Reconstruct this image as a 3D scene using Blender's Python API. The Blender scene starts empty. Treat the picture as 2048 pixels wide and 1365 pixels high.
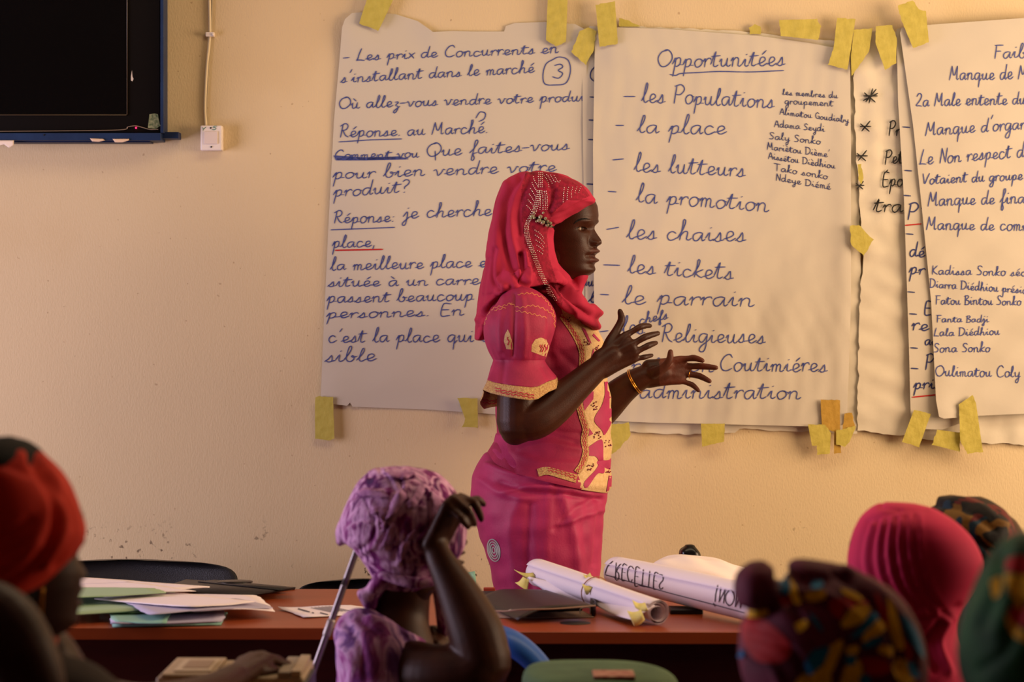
import bpy, bmesh, math, random
import numpy as np
from mathutils import Vector, Matrix
from mathutils.bvhtree import BVHTree
from mathutils.geometry import delaunay_2d_cdt

# ------------------------------------------------------------------ camera, world, lights, exposure
SC = bpy.context.scene
F, ZC, H0, D = 5400.0, 1.36, 637.0, 6.79       # focal length in pixels (of 2048), eye height, horizon row, wall distance
def P(px, py, Y):
    return Vector(((px-1024.0)*Y/F, Y, ZC-(py-H0)*Y/F))
cd = bpy.data.cameras.new('camera'); cam = bpy.data.objects.new('camera', cd)
SC.collection.objects.link(cam); SC.camera = cam
cam.location = (0, 0, ZC); cam.rotation_euler = (math.pi/2, 0, 0)
cd.sensor_width = 36; cd.lens = F*36/2048; cd.shift_y = -(682.5-H0)/2048
cd.clip_start = .05
cd.dof.use_dof = True; cd.dof.focus_distance = 6.35; cd.dof.aperture_fstop = 4.0
w = bpy.data.worlds.new('world'); SC.world = w; w.use_nodes = True
w.node_tree.nodes['Background'].inputs[0].default_value = (.62, .55, .6, 1)
w.node_tree.nodes['Background'].inputs[1].default_value = .35
def area(name, loc, rot, sx, sy, col, power):
    l = bpy.data.lights.new(name, 'AREA'); l.shape = 'RECTANGLE'; l.size = sx; l.size_y = sy
    l.color = col; l.energy = power
    o = bpy.data.objects.new(name, l); SC.collection.objects.link(o)
    o.location = loc; o.rotation_euler = rot
    return o
# daylight through the windows of the two side walls (outside the frame), then an overhead fill
lr = area('window_light_right', (3.12, 5.35, 1.6), (0, math.radians(90), math.radians(-28)), 1.5, 1.9, (1, .70, .44), 72)
lr.data.spread = math.radians(130)
area('window_light_left', (-3.15, 5.3, 1.25), (0, math.radians(-90), 0), 1.5, 1.6, (.92, .79, 1), 82)
area('fill_light_high', (.9, 5.2, 2.92), (math.radians(10), 0, 0), 3.0, .8, (1, .80, .52), 27)  # added fill below the solid ceiling, no window here; brightens the upper wall
SC.view_settings.view_transform = 'Standard'; SC.view_settings.look = 'None'
SC.view_settings.gamma = 1; SC.view_settings.use_curve_mapping = False
SC.view_settings.exposure = 0.08
SC.cycles.max_bounces = 6

# ------------------------------------------------------------------ helpers
rnd = random.Random(7)
def lin(c):
    return tuple(((v/255)/12.92 if v/255 <= .04045 else ((v/255+.055)/1.055)**2.4) for v in c)
MATS = {}
def mat(name, c, rough=.6, c2=None, nscale=20, namt=.5, bump=0, bscale=200, sheen=0, metal=0, spec=.28, coat=0, emit=None, stretch=(1,1,1)):
    if name in MATS: return MATS[name]
    m = bpy.data.materials.new(name); m.use_nodes = True; MATS[name] = m
    nt = m.node_tree; b = nt.nodes['Principled BSDF']
    b.inputs['Base Color'].default_value = (*lin(c), 1)
    b.inputs['Roughness'].default_value = rough; b.inputs['Metallic'].default_value = metal
    b.inputs['Specular IOR Level'].default_value = spec
    b.inputs['Sheen Weight'].default_value = sheen
    b.inputs['Sheen Tint'].default_value = (*lin(c), 1)
    b.inputs['Coat Weight'].default_value = coat
    if emit:
        b.inputs['Emission Color'].default_value = (*lin(emit[0]), 1); b.inputs['Emission Strength'].default_value = emit[1]
    tc = nt.nodes.new('ShaderNodeTexCoord'); mp = nt.nodes.new('ShaderNodeMapping')
    mp.inputs['Scale'].default_value = stretch
    nt.links.new(tc.outputs['Object'], mp.inputs[0])
    if c2:
        n = nt.nodes.new('ShaderNodeTexNoise'); n.inputs['Scale'].default_value = nscale; n.inputs['Detail'].default_value = 5
        nt.links.new(mp.outputs[0], n.inputs['Vector'])
        r = nt.nodes.new('ShaderNodeValToRGB')
        r.color_ramp.elements[0].position = .5-.35*namt; r.color_ramp.elements[0].color = (*lin(c2), 1)
        r.color_ramp.elements[1].position = .5+.35*namt; r.color_ramp.elements[1].color = (*lin(c), 1)
        nt.links.new(n.outputs['Fac'], r.inputs[0]); nt.links.new(r.outputs[0], b.inputs['Base Color'])
    if bump:
        n2 = nt.nodes.new('ShaderNodeTexNoise'); n2.inputs['Scale'].default_value = bscale; n2.inputs['Detail'].default_value = 4
        nt.links.new(mp.outputs[0], n2.inputs['Vector'])
        bp = nt.nodes.new('ShaderNodeBump'); bp.inputs['Strength'].default_value = bump; bp.inputs['Distance'].default_value = .004
        nt.links.new(n2.outputs['Fac'], bp.inputs['Height']); nt.links.new(bp.outputs[0], b.inputs['Normal'])
    return m

ORI = {}
def empty(name, loc, label, cat, group=None):
    o = bpy.data.objects.new(name, None); SC.collection.objects.link(o); o.location = loc
    o.empty_display_size = .05
    o['label'] = label; o['category'] = cat
    if group: o['group'] = group
    ORI[o.name] = Vector(loc)
    return o
def tag(o, label, cat, group=None):
    o['label'] = label; o['category'] = cat
    if group: o['group'] = group
    return o
def obj(name, V, Fc, mats, parent=None, smooth=True, mi=None, origin=None, kind=None, label=None):
    V = np.asarray([tuple(v) for v in V] if not isinstance(V, np.ndarray) else V, dtype=float)
    if parent is not None: org = ORI[parent.name]
    elif origin is not None: org = Vector(origin)
    else: org = Vector(((V[:,0].min()+V[:,0].max())/2, (V[:,1].min()+V[:,1].max())/2, V[:,2].min()))
    me = bpy.data.meshes.new(name)
    me.from_pydata((V-np.array(org)).tolist(), [], [tuple(int(i) for i in f) for f in Fc])
    if not isinstance(mats, (list, tuple)): mats = [mats]
    for m in mats: me.materials.append(m)
    if mi is not None: me.polygons.foreach_set('material_index', list(mi))
    me.polygons.foreach_set('use_smooth', [smooth]*len(me.polygons)); me.update()
    o = bpy.data.objects.new(name, me); SC.collection.objects.link(o)
    if parent is not None: o.parent = parent
    else: o.location = org
    ORI[o.name] = org
    if kind: o['kind'] = kind
    if label: o['label'] = label
    return o
def merge(parts):
    parts = list(parts)
    V = []; Fc = []; n = 0
    for v, f in parts:
        V.append(np.asarray([tuple(p) for p in v], dtype=float) if not isinstance(v, np.ndarray) else v)
        Fc += [tuple(i+n for i in q) for q in f]; n += len(v)
    return np.concatenate(V), Fc
def catmull(pts, n):
    pts = np.asarray(pts, dtype=float); k = len(pts)
    if k < 3:
        t = np.linspace(0, 1, n)[:,None]; return pts[0]*(1-t)+pts[-1]*t
    pts = pts.astype(float); ext = np.vstack([2*pts[0]-pts[1], pts, 2*pts[-1]-pts[-2]])
    out = []
    for s in np.linspace(0, k-1, n):
        i = min(int(s), k-2); t = s-i
        p0, p1, p2, p3 = ext[i], ext[i+1], ext[i+2], ext[i+3]
        out.append(.5*((2*p1)+(-p0+p2)*t+(2*p0-5*p1+4*p2-p3)*t*t+(-p0+3*p1-3*p2+p3)*t**3))
    return np.array(out)
def skin_rings(R, cap=True, close=True):
    n = len(R[0]); V = np.concatenate(R); Fc = []
    for i in range(len(R)-1):
        for j in range(n if close else n-1):
            a = i*n+j; b = i*n+(j+1) % n
            Fc.append((a, b, b+n, a+n))
    if cap:
        V = np.vstack([V, R[0].mean(0), R[-1].mean(0)])
        c0, c1 = len(V)-2, len(V)-1; o = (len(R)-1)*n
        for j in range(n):
            Fc.append((c0, (j+1) % n, j)); Fc.append((c1, o+j, o+(j+1) % n))
    return V, Fc
def tube(pts, rad, n=16, seg=None, flat=1.0, cap=True, ends=True):
    """round tube along 3-D points; flat < 1 squashes it across its second axis"""
    k = len(pts); rad = list(rad) if hasattr(rad, '__len__') else [rad]*k
    q = catmull(np.hstack([np.array([tuple(p) for p in pts]), np.array(rad)[:,None]]), seg or max(6, (k-1)*6))
    R = []; prev = None
    for i in range(len(q)):
        t = q[min(i+1, len(q)-1), :3]-q[max(i-1, 0), :3]; t = t/ (np.linalg.norm(t)+1e-9)
        if prev is None:
            u = np.cross(t, (0, 0, 1.0)) if abs(t[2]) < .9 else np.cross(t, (0, 1.0, 0))
        else: u = prev-t*np.dot(prev, t)
        u /= np.linalg.norm(u); prev = u; v = np.cross(t, u)
        a = np.linspace(0, 2*math.pi, n, endpoint=False)[:,None]
        R.append(q[i, :3]+q[i, 3]*(np.cos(a)*u+flat*np.sin(a)*v))
    if ends:      # rounded tips
        def tip(r, c, t, rr): return [c+(r-c)*math.cos(k)+t*rr*math.sin(k) for k in (.5, .95, 1.3)]
        t1 = q[-1, :3]-q[-2, :3]; t1 /= np.linalg.norm(t1)+1e-9; t0 = q[0, :3]-q[1, :3]; t0 /= np.linalg.norm(t0)+1e-9
        R = tip(R[0], q[0, :3], t0, q[0, 3])[::-1]+R+tip(R[-1], q[-1, :3], t1, q[-1, 3])
    return skin_rings(R, cap)
def ball(c, r, n=14, squash=(1,1,1)):
    R = []
    for k in np.linspace(.08, math.pi-.08, n):
        a = np.linspace(0, 2*math.pi, n*2, endpoint=False)[:,None]
        R.append(np.array(tuple(c))+np.hstack([np.cos(a)*math.sin(k)*r*squash[0], np.sin(a)*math.sin(k)*r*squash[1], 0*a+math.cos(k)*r*squash[2]]))
    return skin_rings(R)
def sect(S, Y, n=64, seg=60, e=2.2, wob=None, eb=None):
    """loft through sections (xl,yl, xr,yr, depth half-width[, Y shift[, exponent]]) given in photo pixels at distance Y"""
    S = [tuple(s)+(0,)*(6-len(s)) if len(s) < 6 else tuple(s) for s in S]
    S = [s+(e,) if len(s) < 7 else s for s in S]
    q = catmull(S, seg); R = []
    a = np.linspace(0, 2*math.pi, n, endpoint=False)
    for i, s in enumerate(q):
        Yc = Y+s[5]
        L = np.array(P(s[0], s[1], Yc)); Rr = np.array(P(s[2], s[3], Yc)); c = (L+Rr)/2; u = (Rr-L)/2
        ca = np.sign(np.cos(a))*np.abs(np.cos(a))**(2/s[6]); sa = np.sign(np.sin(a))*np.abs(np.sin(a))**(2/s[6])
        k = 1.0 if wob is None else wob(i/(len(q)-1), a)
        R.append(c+(k*ca)[:,None]*u+(k*sa)[:,None]*np.array((0, -s[4], 0)))
    return skin_rings(R)
def remesh(parts, vox, smooth=4, fac=.5):
    V, Fc = merge(parts)
    me = bpy.data.meshes.new('tmp'); me.from_pydata(V.tolist(), [], Fc)
    o = bpy.data.objects.new('tmp', me); SC.collection.objects.link(o)
    r = o.modifiers.new('r', 'REMESH'); r.mode = 'VOXEL'; r.voxel_size = vox; r.adaptivity = 0
    if smooth:
        s = o.modifiers.new('s', 'SMOOTH'); s.factor = fac; s.iterations = smooth
    dg = bpy.context.evaluated_depsgraph_get(); ev = o.evaluated_get(dg); m2 = ev.to_mesh()
    n = len(m2.vertices); co = np.empty(n*3); m2.vertices.foreach_get('co', co)
    fc = [tuple(p.vertices) for p in m2.polygons]
    ev.to_mesh_clear(); bpy.data.objects.remove(o); bpy.data.meshes.remove(me)
    return co.reshape(-1, 3), fc
def normals(V, Fc):
    me = bpy.data.meshes.new('tmp'); me.from_pydata(V.tolist(), [], Fc); me.update()
    n = np.empty(len(V)*3); me.vertices.foreach_get('normal', n); bpy.data.meshes.remove(me)
    return n.reshape(-1, 3)
def pix(V):
    return np.stack([1024+V[:,0]*F/V[:,1], H0+(ZC-V[:,2])*F/V[:,1]], 1)
def seg_dist(Q, poly):
    d = np.full(len(Q), 1e9); A = np.asarray(poly, float)
    for a, b in zip(A[:-1], A[1:]):
        ab = b-a; t = np.clip(((Q-a)@ab)/(ab@ab+1e-9), 0, 1)
        d = np.minimum(d, np.linalg.norm(Q-(a+t[:,None]*ab), axis=1))
    return d
def crease(V, Fc, lines, far=None):
    """raise or sink cloth folds: lines of (pixel polyline, width px, height m)"""
    N = normals(V, Fc); Q = pix(V); d = np.zeros(len(V))
    for poly, sg, am in lines:
        if len(poly) > 2: poly = catmull(poly, len(poly)*4)
        d += am*np.exp(-(seg_dist(Q, poly)/sg)**2)
    if far is not None: d *= (N[:,1] < far)
    return V+N*d[:,None]
def wrinkle(V, Fc, amp, wl, seed=0, direction=None):
    r = np.random.RandomState(seed); N = normals(V, Fc); d = 0
    for k in range(7):
        v = r.normal(size=3)
        if direction is not None: v = v*.35+np.array(direction)*1.2*r.choice([-1, 1])
        v /= np.linalg.norm(v); l = wl*r.uniform(.6, 1.6)
        ph = V@v*2*math.pi/l+r.uniform(0, 6)+1.3*np.sin(V@r.normal(size=3)*9+r.uniform(0, 6))
        d = d+np.sin(ph)*r.uniform(.4, 1)
    return V+N*(amp*d/3)[:,None]
def inpoly(Q, poly):
    poly = np.asarray(poly, float); c = np.zeros(len(Q), bool); j = len(poly)-1
    for i in range(len(poly)):
        xi, yi = poly[i]; xj, yj = poly[j]
        m = ((yi > Q[:,1]) != (yj > Q[:,1])) & (Q[:,0] < (xj-xi)*(Q[:,1]-yi)/((yj-yi) or 1e-9)+xi)
        c ^= m; j = i
    return c
class Surf:
    """ray-casts photo pixels from the camera point onto built meshes, to lay trims, beads and prints on them"""
    def __init__(s, parts):
        V, Fc = merge(parts); s.b = BVHTree.FromPolygons([tuple(v) for v in V], Fc)
    def hit(s, px, py, off=.001):
        d = P(px, py, 1)-Vector((0, 0, ZC)); d.normalize()
        h, n, i, r = s.b.ray_cast(Vector((0, 0, ZC)), d)
        if h is None: return None
        if n.dot(d) > 0: n = -n
        return h+n*off
def strip(sf, poly, width, off=.001, step=2.5, taper=False, smooth=True):
    """a flat ribbon of given pixel width laid on a surface along a pixel polyline"""
    poly = np.asarray(poly, float)
    if smooth and len(poly) > 2: poly = catmull(poly, len(poly)*6)
    L = np.r_[0, np.cumsum(np.linalg.norm(np.diff(poly, axis=0), axis=1))]
    n = max(2, int(L[-1]/step)); s = np.linspace(0, L[-1], n)
    q = np.stack([np.interp(s, L, poly[:,0]), np.interp(s, L, poly[:,1])], 1)
    t = np.gradient(q, axis=0); t /= np.linalg.norm(t, axis=1)[:,None]+1e-9; nn = np.stack([-t[:,1], t[:,0]], 1)
    cols = max(2, int(width/3)+1); V = []; Fc = []; rows = []
    for i in range(n):
        wd = width*(1 if not taper else min(1, 4*min(i+.3, n-.7-i)/n)); row = []
        for k in range(cols):
            p = q[i]+nn[i]*wd*(k/(cols-1)-.5); h = sf.hit(p[0], p[1], off) if hasattr(sf, 'hit') else sf(p[0], p[1], off)
            row.append(None if h is None else len(V))
            if h is not None: V.append(tuple(h))
        rows.append(row)
    for a, b in zip(rows[:-1], rows[1:]):
        for k in range(cols-1):
            f = (a[k], a[k+1], b[k+1], b[k])
            if None not in f and max((Vector(V[f[0]])-Vector(V[f[2]])).length, 0) < .03: Fc.append(f)
    return np.array(V).reshape(-1, 3), Fc
def patch(sf, poly, off=.0015, step=4, smooth=False):
    """a filled shape (pixel outline) laid on a surface"""
    poly = np.asarray(poly, float)
    if smooth: poly = catmull(np.vstack([poly, poly[:1]]), len(poly)*5)[:-1]
    dense = []
    for a, b in zip(poly, np.roll(poly, -1, 0)):
        n = max(1, int(np.linalg.norm(b-a)/step))
        dense += [a+(b-a)*k/n for k in range(n)]
    nb = len(dense); lo, hi = poly.min(0), poly.max(0)
    g = np.array([(x, y) for x in np.arange(lo[0]+step/2, hi[0], step) for y in np.arange(lo[1]+step/2, hi[1], step)]).reshape(-1, 2)
    if len(g):
        g = g[inpoly(g, dense)]
        if len(g): g = g[seg_dist(g, dense+[dense[0]]) > step*.5]
    pts = [Vector(p) for p in dense]+[Vector(p) for p in g]
    v2, e2, f2, *_ = delaunay_2d_cdt(pts, [], [list(range(nb))], 1, 1e-6)
    f = sf.hit if hasattr(sf, 'hit') else sf
    V = []; mp = {}
    for i, p in enumerate(v2):
        h = f(p.x, p.y, off)
        if h is not None: mp[i] = len(V); V.append(tuple(h))
    Fc = [tuple(mp[i] for i in q) for q in f2 if all(i in mp for i in q)]
    Fc = [q for q in Fc if (Vector(V[q[0]])-Vector(V[q[1]])).length < .04]
    return np.array(V).reshape(-1, 3), Fc
def solid(o, t, off=0):
    m = o.modifiers.new('thickness', 'SOLIDIFY'); m.thickness = t; m.offset = off; return o
def box(x0, x1, y0, y1, z0, z1, bev=0):
    bm = bmesh.new(); bmesh.ops.create_cube(bm, size=1)
    for v in bm.verts: v.co = Vector(((x0+x1)/2+v.co.x*(x1-x0), (y0+y1)/2+v.co.y*(y1-y0), (z0+z1)/2+v.co.z*(z1-z0)))
    if bev: bmesh.ops.bevel(bm, geom=bm.edges[:], offset=bev, segments=3, affect='EDGES', profile=.7)
    V = np.array([tuple(v.co) for v in bm.verts]); bm.verts.index_update(); Fc = [tuple(v.index for v in f.verts) for f in bm.faces]; bm.free()
    return V, Fc
def xform(part, M):
    V, Fc = part; V = np.hstack([V, np.ones((len(V), 1))])@np.array(M).T
    return V[:,:3], Fc
def rotz(a, c): return Matrix.Translation(c)@Matrix.Rotation(a, 4, 'Z')@Matrix.Translation(-Vector(c))

# ------------------------------------------------------------------ materials
M_skin = mat('dark_skin', (60, 27, 13), .45, c2=(49, 21, 10), nscale=30, bump=.12, bscale=420, spec=.22)
M_palm = mat('palm_skin', (92, 42, 26), .55, c2=(62, 30, 19), nscale=24, bump=.12, bscale=300)
M_lip = mat('lip_skin', (76, 40, 34), .4)
M_scarf = mat('crimson_scarf', (168, 33, 66), .85, c2=(154, 26, 58), nscale=14, bump=.12, bscale=500, sheen=.1)
M_lace = mat('crimson_lace', (146, 16, 50), .85, c2=(112, 8, 36), nscale=130, bump=.4, bscale=160, sheen=.05)
M_blouse = mat('pink_damask', (156, 32, 72), .65, c2=(138, 24, 64), nscale=26, bump=.15, bscale=260, sheen=.15, spec=.3)
M_skirt = mat('magenta_damask', (164, 38, 88), .6, c2=(150, 30, 80), nscale=20, bump=.12, bscale=200, sheen=.15, spec=.3)
M_gold = mat('gold_brocade', (206, 174, 128), .55, c2=(190, 156, 108), nscale=120, bump=.4, bscale=400, metal=.05)
M_trim = mat('gold_trim', (198, 168, 108), .5, c2=(164, 112, 76), nscale=260, bump=.7, bscale=500, metal=.1)
M_crimsonline = mat('crimson_embroidery', (172, 20, 60), .6)
M_gem = mat('rhinestone', (235, 225, 215), .12, metal=.6)
M_darkgem = mat('dark_sequin', (70, 40, 90), .2, c2=(170, 40, 50), nscale=400, metal=.5)
M_silver = mat('silver_thread', (200, 196, 190), .35, metal=.5)
M_blackmetal = mat('black_metal', (16, 15, 16), .4, metal=.5)
M_goldmetal = mat('gold_metal', (212, 150, 60), .22, metal=1)
M_white = mat('eye_white', (128, 108, 92), .25)
M_iris = mat('eye_iris', (30, 16, 10), .12)
M_hair = mat('black_hair', (7, 6, 6), .85, bump=.8, bscale=300)
M_paper = mat('white_paper', (193, 184, 168), .75, bump=.05, bscale=90)
M_paper2 = mat('creased_paper', (204, 194, 174), .75, bump=.25, bscale=22)
M_ink = mat('blue_ink', (52, 66, 132), .5, c2=(78, 84, 140), nscale=60)
M_inkd = mat('dark_blue_ink', (46, 54, 104), .5)
M_black_ink = mat('black_ink', (30, 28, 26), .5)
M_red_ink = mat('red_ink', (176, 30, 30), .5)
M_tape = mat('yellow_tape', (188, 174, 84), .6, c2=(176, 162, 72), nscale=50, bump=.4, bscale=70)
M_tape2 = mat('ochre_tape', (182, 144, 60), .6, c2=(168, 132, 52), nscale=50, bump=.4, bscale=70)
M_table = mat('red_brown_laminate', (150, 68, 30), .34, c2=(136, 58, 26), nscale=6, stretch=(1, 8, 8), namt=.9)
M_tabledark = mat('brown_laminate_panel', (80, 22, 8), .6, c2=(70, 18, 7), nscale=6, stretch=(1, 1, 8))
M_black = mat('black_plastic', (18, 17, 17), .4, bump=.1, bscale=500)
M_leather = mat('black_leatherette', (30, 28, 30), .38, bump=.3, bscale=600)
M_blue = mat('blue_paint', (26, 48, 84), .5, c2=(20, 38, 70), nscale=12, bump=.15, bscale=60)
M_screen = mat('dark_screen', (9, 8, 8), .18, spec=.3)
M_bezel = mat('black_bezel', (15, 12, 11), .3)
M_wplastic = mat('white_plastic', (226, 214, 204), .45)
M_cable = mat('cream_cable', (214, 196, 160), .6)

# ------------------------------------------------------------------ single-stroke handwriting alphabet (units: x-height 10)
G = {
'a': '9 9 6 10 2 8 1 4 3 0 6 1 9 8|9 9 9 3 10 0 12 2', 'b': '0 2 4 13 5 21 3 22 2 14 2 4 4 0 7 0 9 4 8 8 6 8 7 6 11 7',
'c': '8 8 5 10 2 8 1 4 3 0 6 0 10 3', 'd': '9 9 5 10 2 8 1 4 3 0 6 1 9 8|10 21 9 8 9 2 10 0 12 2',
'e': '0 2 5 4 8 7 6 10 3 9 2 5 3 1 6 0 10 3', 'f': '0 2 4 9 7 18 6 22 4 19 4 8 3 -8 5 -10 6 -6 4 0 8 2',
'g': '9 9 5 10 2 8 1 4 3 0 6 1 9 8|9 9 9 -5 7 -11 3 -10 4 -5 11 2', 'h': '0 2 4 13 5 21 3 22 3 14 2 0|2 4 5 9 8 9 8 4 8 1 10 0 12 2',
'i': '0 3 3 10 3 2 5 0 7 2|3 15 3.8 15.5', 'j': '0 3 4 10 4 -7 2 -11 0 -8 3 -3 7 2|4 15 4.8 15.5',
'k': '0 2 4 13 5 21 3 22 3 14 2 0|9 10 3 5 8 0 10 1', 'l': '0 2 4 12 5 19 4 22 3 19 2 6 3 1 5 0 7 2',
'm': '0 6 2 10 2 0|2 6 4 10 6 8 6 0|6 6 8 10 10 8 10 1 12 0 14 2', 'n': '0 6 2 10 2 0|2 6 5 10 8 8 8 1 10 0 12 2',
'o': '6 10 3 9 1 5 3 0 6 0 9 4 8 9 5 10|7 9 10 8', 'p': '0 3 3 10 2 -11|2 6 5 10 8 9 8 3 5 0 3 1|8 2 11 2',
'q': '9 9 5 10 2 8 1 4 3 0 6 1 9 8|9 9 9 -11|9 -3 12 2', 'r': '0 6 2 10 2 0|2 5 4 9 7 10 8 8',
's': '0 1 3 5 5 10 6 5 6 1 3 0 1 2|6 1 9 2', 't': '0 3 4 18 3 3 5 0 8 2|0 12 9 13', 'u': '0 6 2 10 2 3 4 0 7 3 8 10|8 10 8 2 10 0 12 2',
'v': '0 8 2 10 4 4 5 0 8 5 9 10 11 9', 'w': '0 8 2 10 3 0 6 8 7 0 10 10 12 9', 'x': '1 10 4 6 8 0|8 10 4 5 1 0',
'y': '0 8 2 10 2 4 4 1 8 4 9 10|9 10 8 -5 6 -11 3 -9 4 -5 11 2', 'z': '2 9 7 9 3 3 7 1 6 -7 3 -11 2 -7 9 1',
'A': '0 0 3 12 6 20 9 8 11 0|2 7 10 7', 'B': '2 20 2 0|0 18 7 20 9 16 3 11 10 8 9 1 1 0', 'C': '12 17 9 21 4 18 1 10 3 2 8 0 13 3',
'D': '2 20 2 0|0 19 8 19 13 12 9 2 1 0', 'E': '10 20 3 20 3 0 11 0|3 10 9 10', 'F': '2 20 2 0|0 20 10 20|2 11 8 11',
'G': '10 17 5 20 1 12 3 3 8 1 11 5 11 9 7 9|11 9 11 0', 'H': '2 20 2 0|10 20 10 0|2 10 10 10', 'K': '2 20 2 0|10 20 3 9 11 0',
'L': '5 21 3 11 2 2 0 0 4 1 11 0', 'M': '1 0 3 20|3 20 8 6 12 20|12 20 13 3 14 0 16 2', 'N': '2 0 3 20|3 20 10 1|10 1 11 20',
'O': '9 20 3 18 0 10 4 1 10 1 15 8 14 16 9 21 5 19', 'P': '3 20 2 0|1 19 8 21 12 16 8 10 3 10', 'Q': '9 20 3 18 0 10 4 1 10 1 15 8 14 16 9 21 5 19|9 8 11 -6',
'R': '3 20 2 0|0 18 6 22 10 18 8 12 3 11|4 11 8 3 12 0', 'S': '10 17 6 20 2 16 5 11 9 7 7 1 1 1', 'T': '6 20 6 0|0 20 12 20', 'V': '0 20 3 8 5 0 9 12 12 20',
'Z': '1 16 4 21 9 18 7 10 1 1 6 1 11 0', 'I': '2 20 2 0', '3': '1 18 6 20 9 16 5 11 10 7 7 0 1 2', '-': '0 6 7 6.5', '.': '2 0 2.8 .6', ',': '3 2 2 -4',
':': '2 1 2.8 1.5|2 9 2.8 9.5', '?': '1 18 4 21 8 18 7 13 4 9 4 6|4 0 4.8 .5', "'": '4 22 2 17', '*': '0 4 14 16|0 16 14 4|7 0 7 20|0 10 14 10',
'Y': '0 19 5 9|12 19 5 9 5 0', '5': '9 20 3 20 2 11 7 12 9 6 6 0 1 2'}
ACC = {'é': 'e', 'è': 'e', 'à': 'a', 'ù': 'u', 'î': 'i', 'É': 'E'}
def glyph(ch):
    """strokes and advance of one character"""
    base = ACC.get(ch, ch); top = 17 if base.islower() else 24
    st = [np.array(list(map(float, s.split()))).reshape(-1, 2) for s in G[base].split('|')]
    wd = max(s[:,0].max() for s in st)
    if ch in 'éÉ': st.append(np.array([[4, top-4], [7.5, top]]))
    if ch in 'èàù': st.append(np.array([[2, top], [6, top-4]]))
    if ch == 'î': st = st[:1]+[np.array([[1, 13], [3.5, 16], [6, 13]])]
    return st, wd+(.3 if base.islower() else 1.5)
def write(text, x0, y0, x1, y1, xh, slant=.12, seed=0, flip=1):
    """pixel polylines of a handwritten line from (x0,y0) to (x1,y1) on its baseline"""
    r = random.Random(seed or len(text)); x = 0; S = []
    for ch in text:
        if ch == ' ': x += 8; continue
        st, wd = glyph(ch); k = r.uniform(.92, 1.08); dy = r.uniform(-.5, .5)
        for s in st:
            q = s.astype(float); q[:,0] = q[:,0]+q[:,1]*slant; q[:,1] = q[:,1]*k+dy; q[:,0] += x; S.append(q)
        x += wd
    ux = (x1-x0)/x; out = []
    for q in S:
        n = max(2, len(q)*4) if len(q) > 2 else 3
        c = catmull(q, n); px = x0+c[:,0]*ux; py = y0+(y1-y0)*(px-x0)/(x1-x0)-flip*c[:,1]*xh/10
        out.append(np.stack([px, py], 1))
    return out
def inkmesh(polys, surf, wpx, off):
    """flat pen strokes as thin ribbons, wpx pixels wide, on a surface function"""
    V = []; Fc = []
    for q in polys:
        q = np.array(q, float)
        L = np.r_[0, np.cumsum(np.linalg.norm(np.diff(q, axis=0), axis=1))]
        n = max(2, int(L[-1]/3)+1); s = np.linspace(0, L[-1], n)
        q = np.stack([np.interp(s, L, q[:,0]), np.interp(s, L, q[:,1])], 1)
        if n < 2: continue
        t = np.gradient(q, axis=0); t /= np.linalg.norm(t, axis=1)[:,None]+1e-9; nn = np.stack([-t[:,1], t[:,0]], 1)*wpx/2
        q[0] -= t[0]*wpx*.4; q[-1] += t[-1]*wpx*.4
        prev = None
        for i in range(n):
            k_ = 1 if 0 < i < n-1 else .6
            a = surf(q[i][0]-nn[i][0]*k_, q[i][1]-nn[i][1]*k_, off); c = surf(q[i][0]+nn[i][0]*k_, q[i][1]+nn[i][1]*k_, off)
            if a is None or c is None: prev = None; continue
            V += [tuple(a), tuple(c)]; b = len(V)-2
            if prev is not None: Fc.append((prev, prev+1, b+1, b))
            prev = b
    return np.array(V).reshape(-1, 3), Fc
# ------------------------------------------------------------------ setting
def struct(name, part, m, parent=None):
    o = obj(name, part[0], part[1], m, parent, smooth=False); o['kind'] = 'structure'; return o
# plaster wall with stains and dark scuffs low down
Mw = mat('yellow_plaster', (212, 191, 153), .88, c2=(203, 181, 143), nscale=2.2, namt=1.4, bump=.22, bscale=170, stretch=(1.6, 1, .7))
nt = Mw.node_tree; b_ = nt.nodes['Principled BSDF']; old = b_.inputs['Base Color'].links[0].from_socket
geo = nt.nodes.new('ShaderNodeNewGeometry'); sep = nt.nodes.new('ShaderNodeSeparateXYZ'); nt.links.new(geo.outputs['Position'], sep.inputs[0])
def math_(op, a, b=None):
    n = nt.nodes.new('ShaderNodeMath'); n.operation = op; n.use_clamp = op in ('MULTIPLY', 'SUBTRACT') and False
    for i, v in enumerate((a, b)):
        if v is None: continue
        if isinstance(v, (int, float)): n.inputs[i].default_value = v
        else: nt.links.new(v, n.inputs[i])
    return n.outputs[0]
def noise_(sc, det, vec=None):
    n = nt.nodes.new('ShaderNodeTexNoise'); n.inputs['Scale'].default_value = sc; n.inputs['Detail'].default_value = det
    nt.links.new(vec or geo.outputs['Position'], n.inputs['Vector']); return n.outputs['Fac']
def smooth_(v, a, b):
    n = nt.nodes.new('ShaderNodeMapRange'); n.interpolation_type = 'SMOOTHSTEP'
    n.inputs['From Min'].default_value = a; n.inputs['From Max'].default_value = b; nt.links.new(v, n.inputs['Value']); return n.outputs[0]
def mix_(fac, a, col):
    n = nt.nodes.new('ShaderNodeMix'); n.data_type = 'RGBA'; nt.links.new(fac, n.inputs[0]); nt.links.new(a, n.inputs[6]); n.inputs[7].default_value = (*lin(col), 1); return n.outputs[2]
z_ = sep.outputs['Z']
band = math_('MULTIPLY', smooth_(z_, .60, .70), smooth_(z_, .88, .74))       # where chair backs and hands scuff the wall
scuff = math_('MULTIPLY', band, math_('MULTIPLY', smooth_(noise_(70, 3), .62, .70), smooth_(noise_(7, 2), .50, .60)))
specks = math_('MULTIPLY', smooth_(noise_(75, 1), .77, .80), .45)
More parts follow.
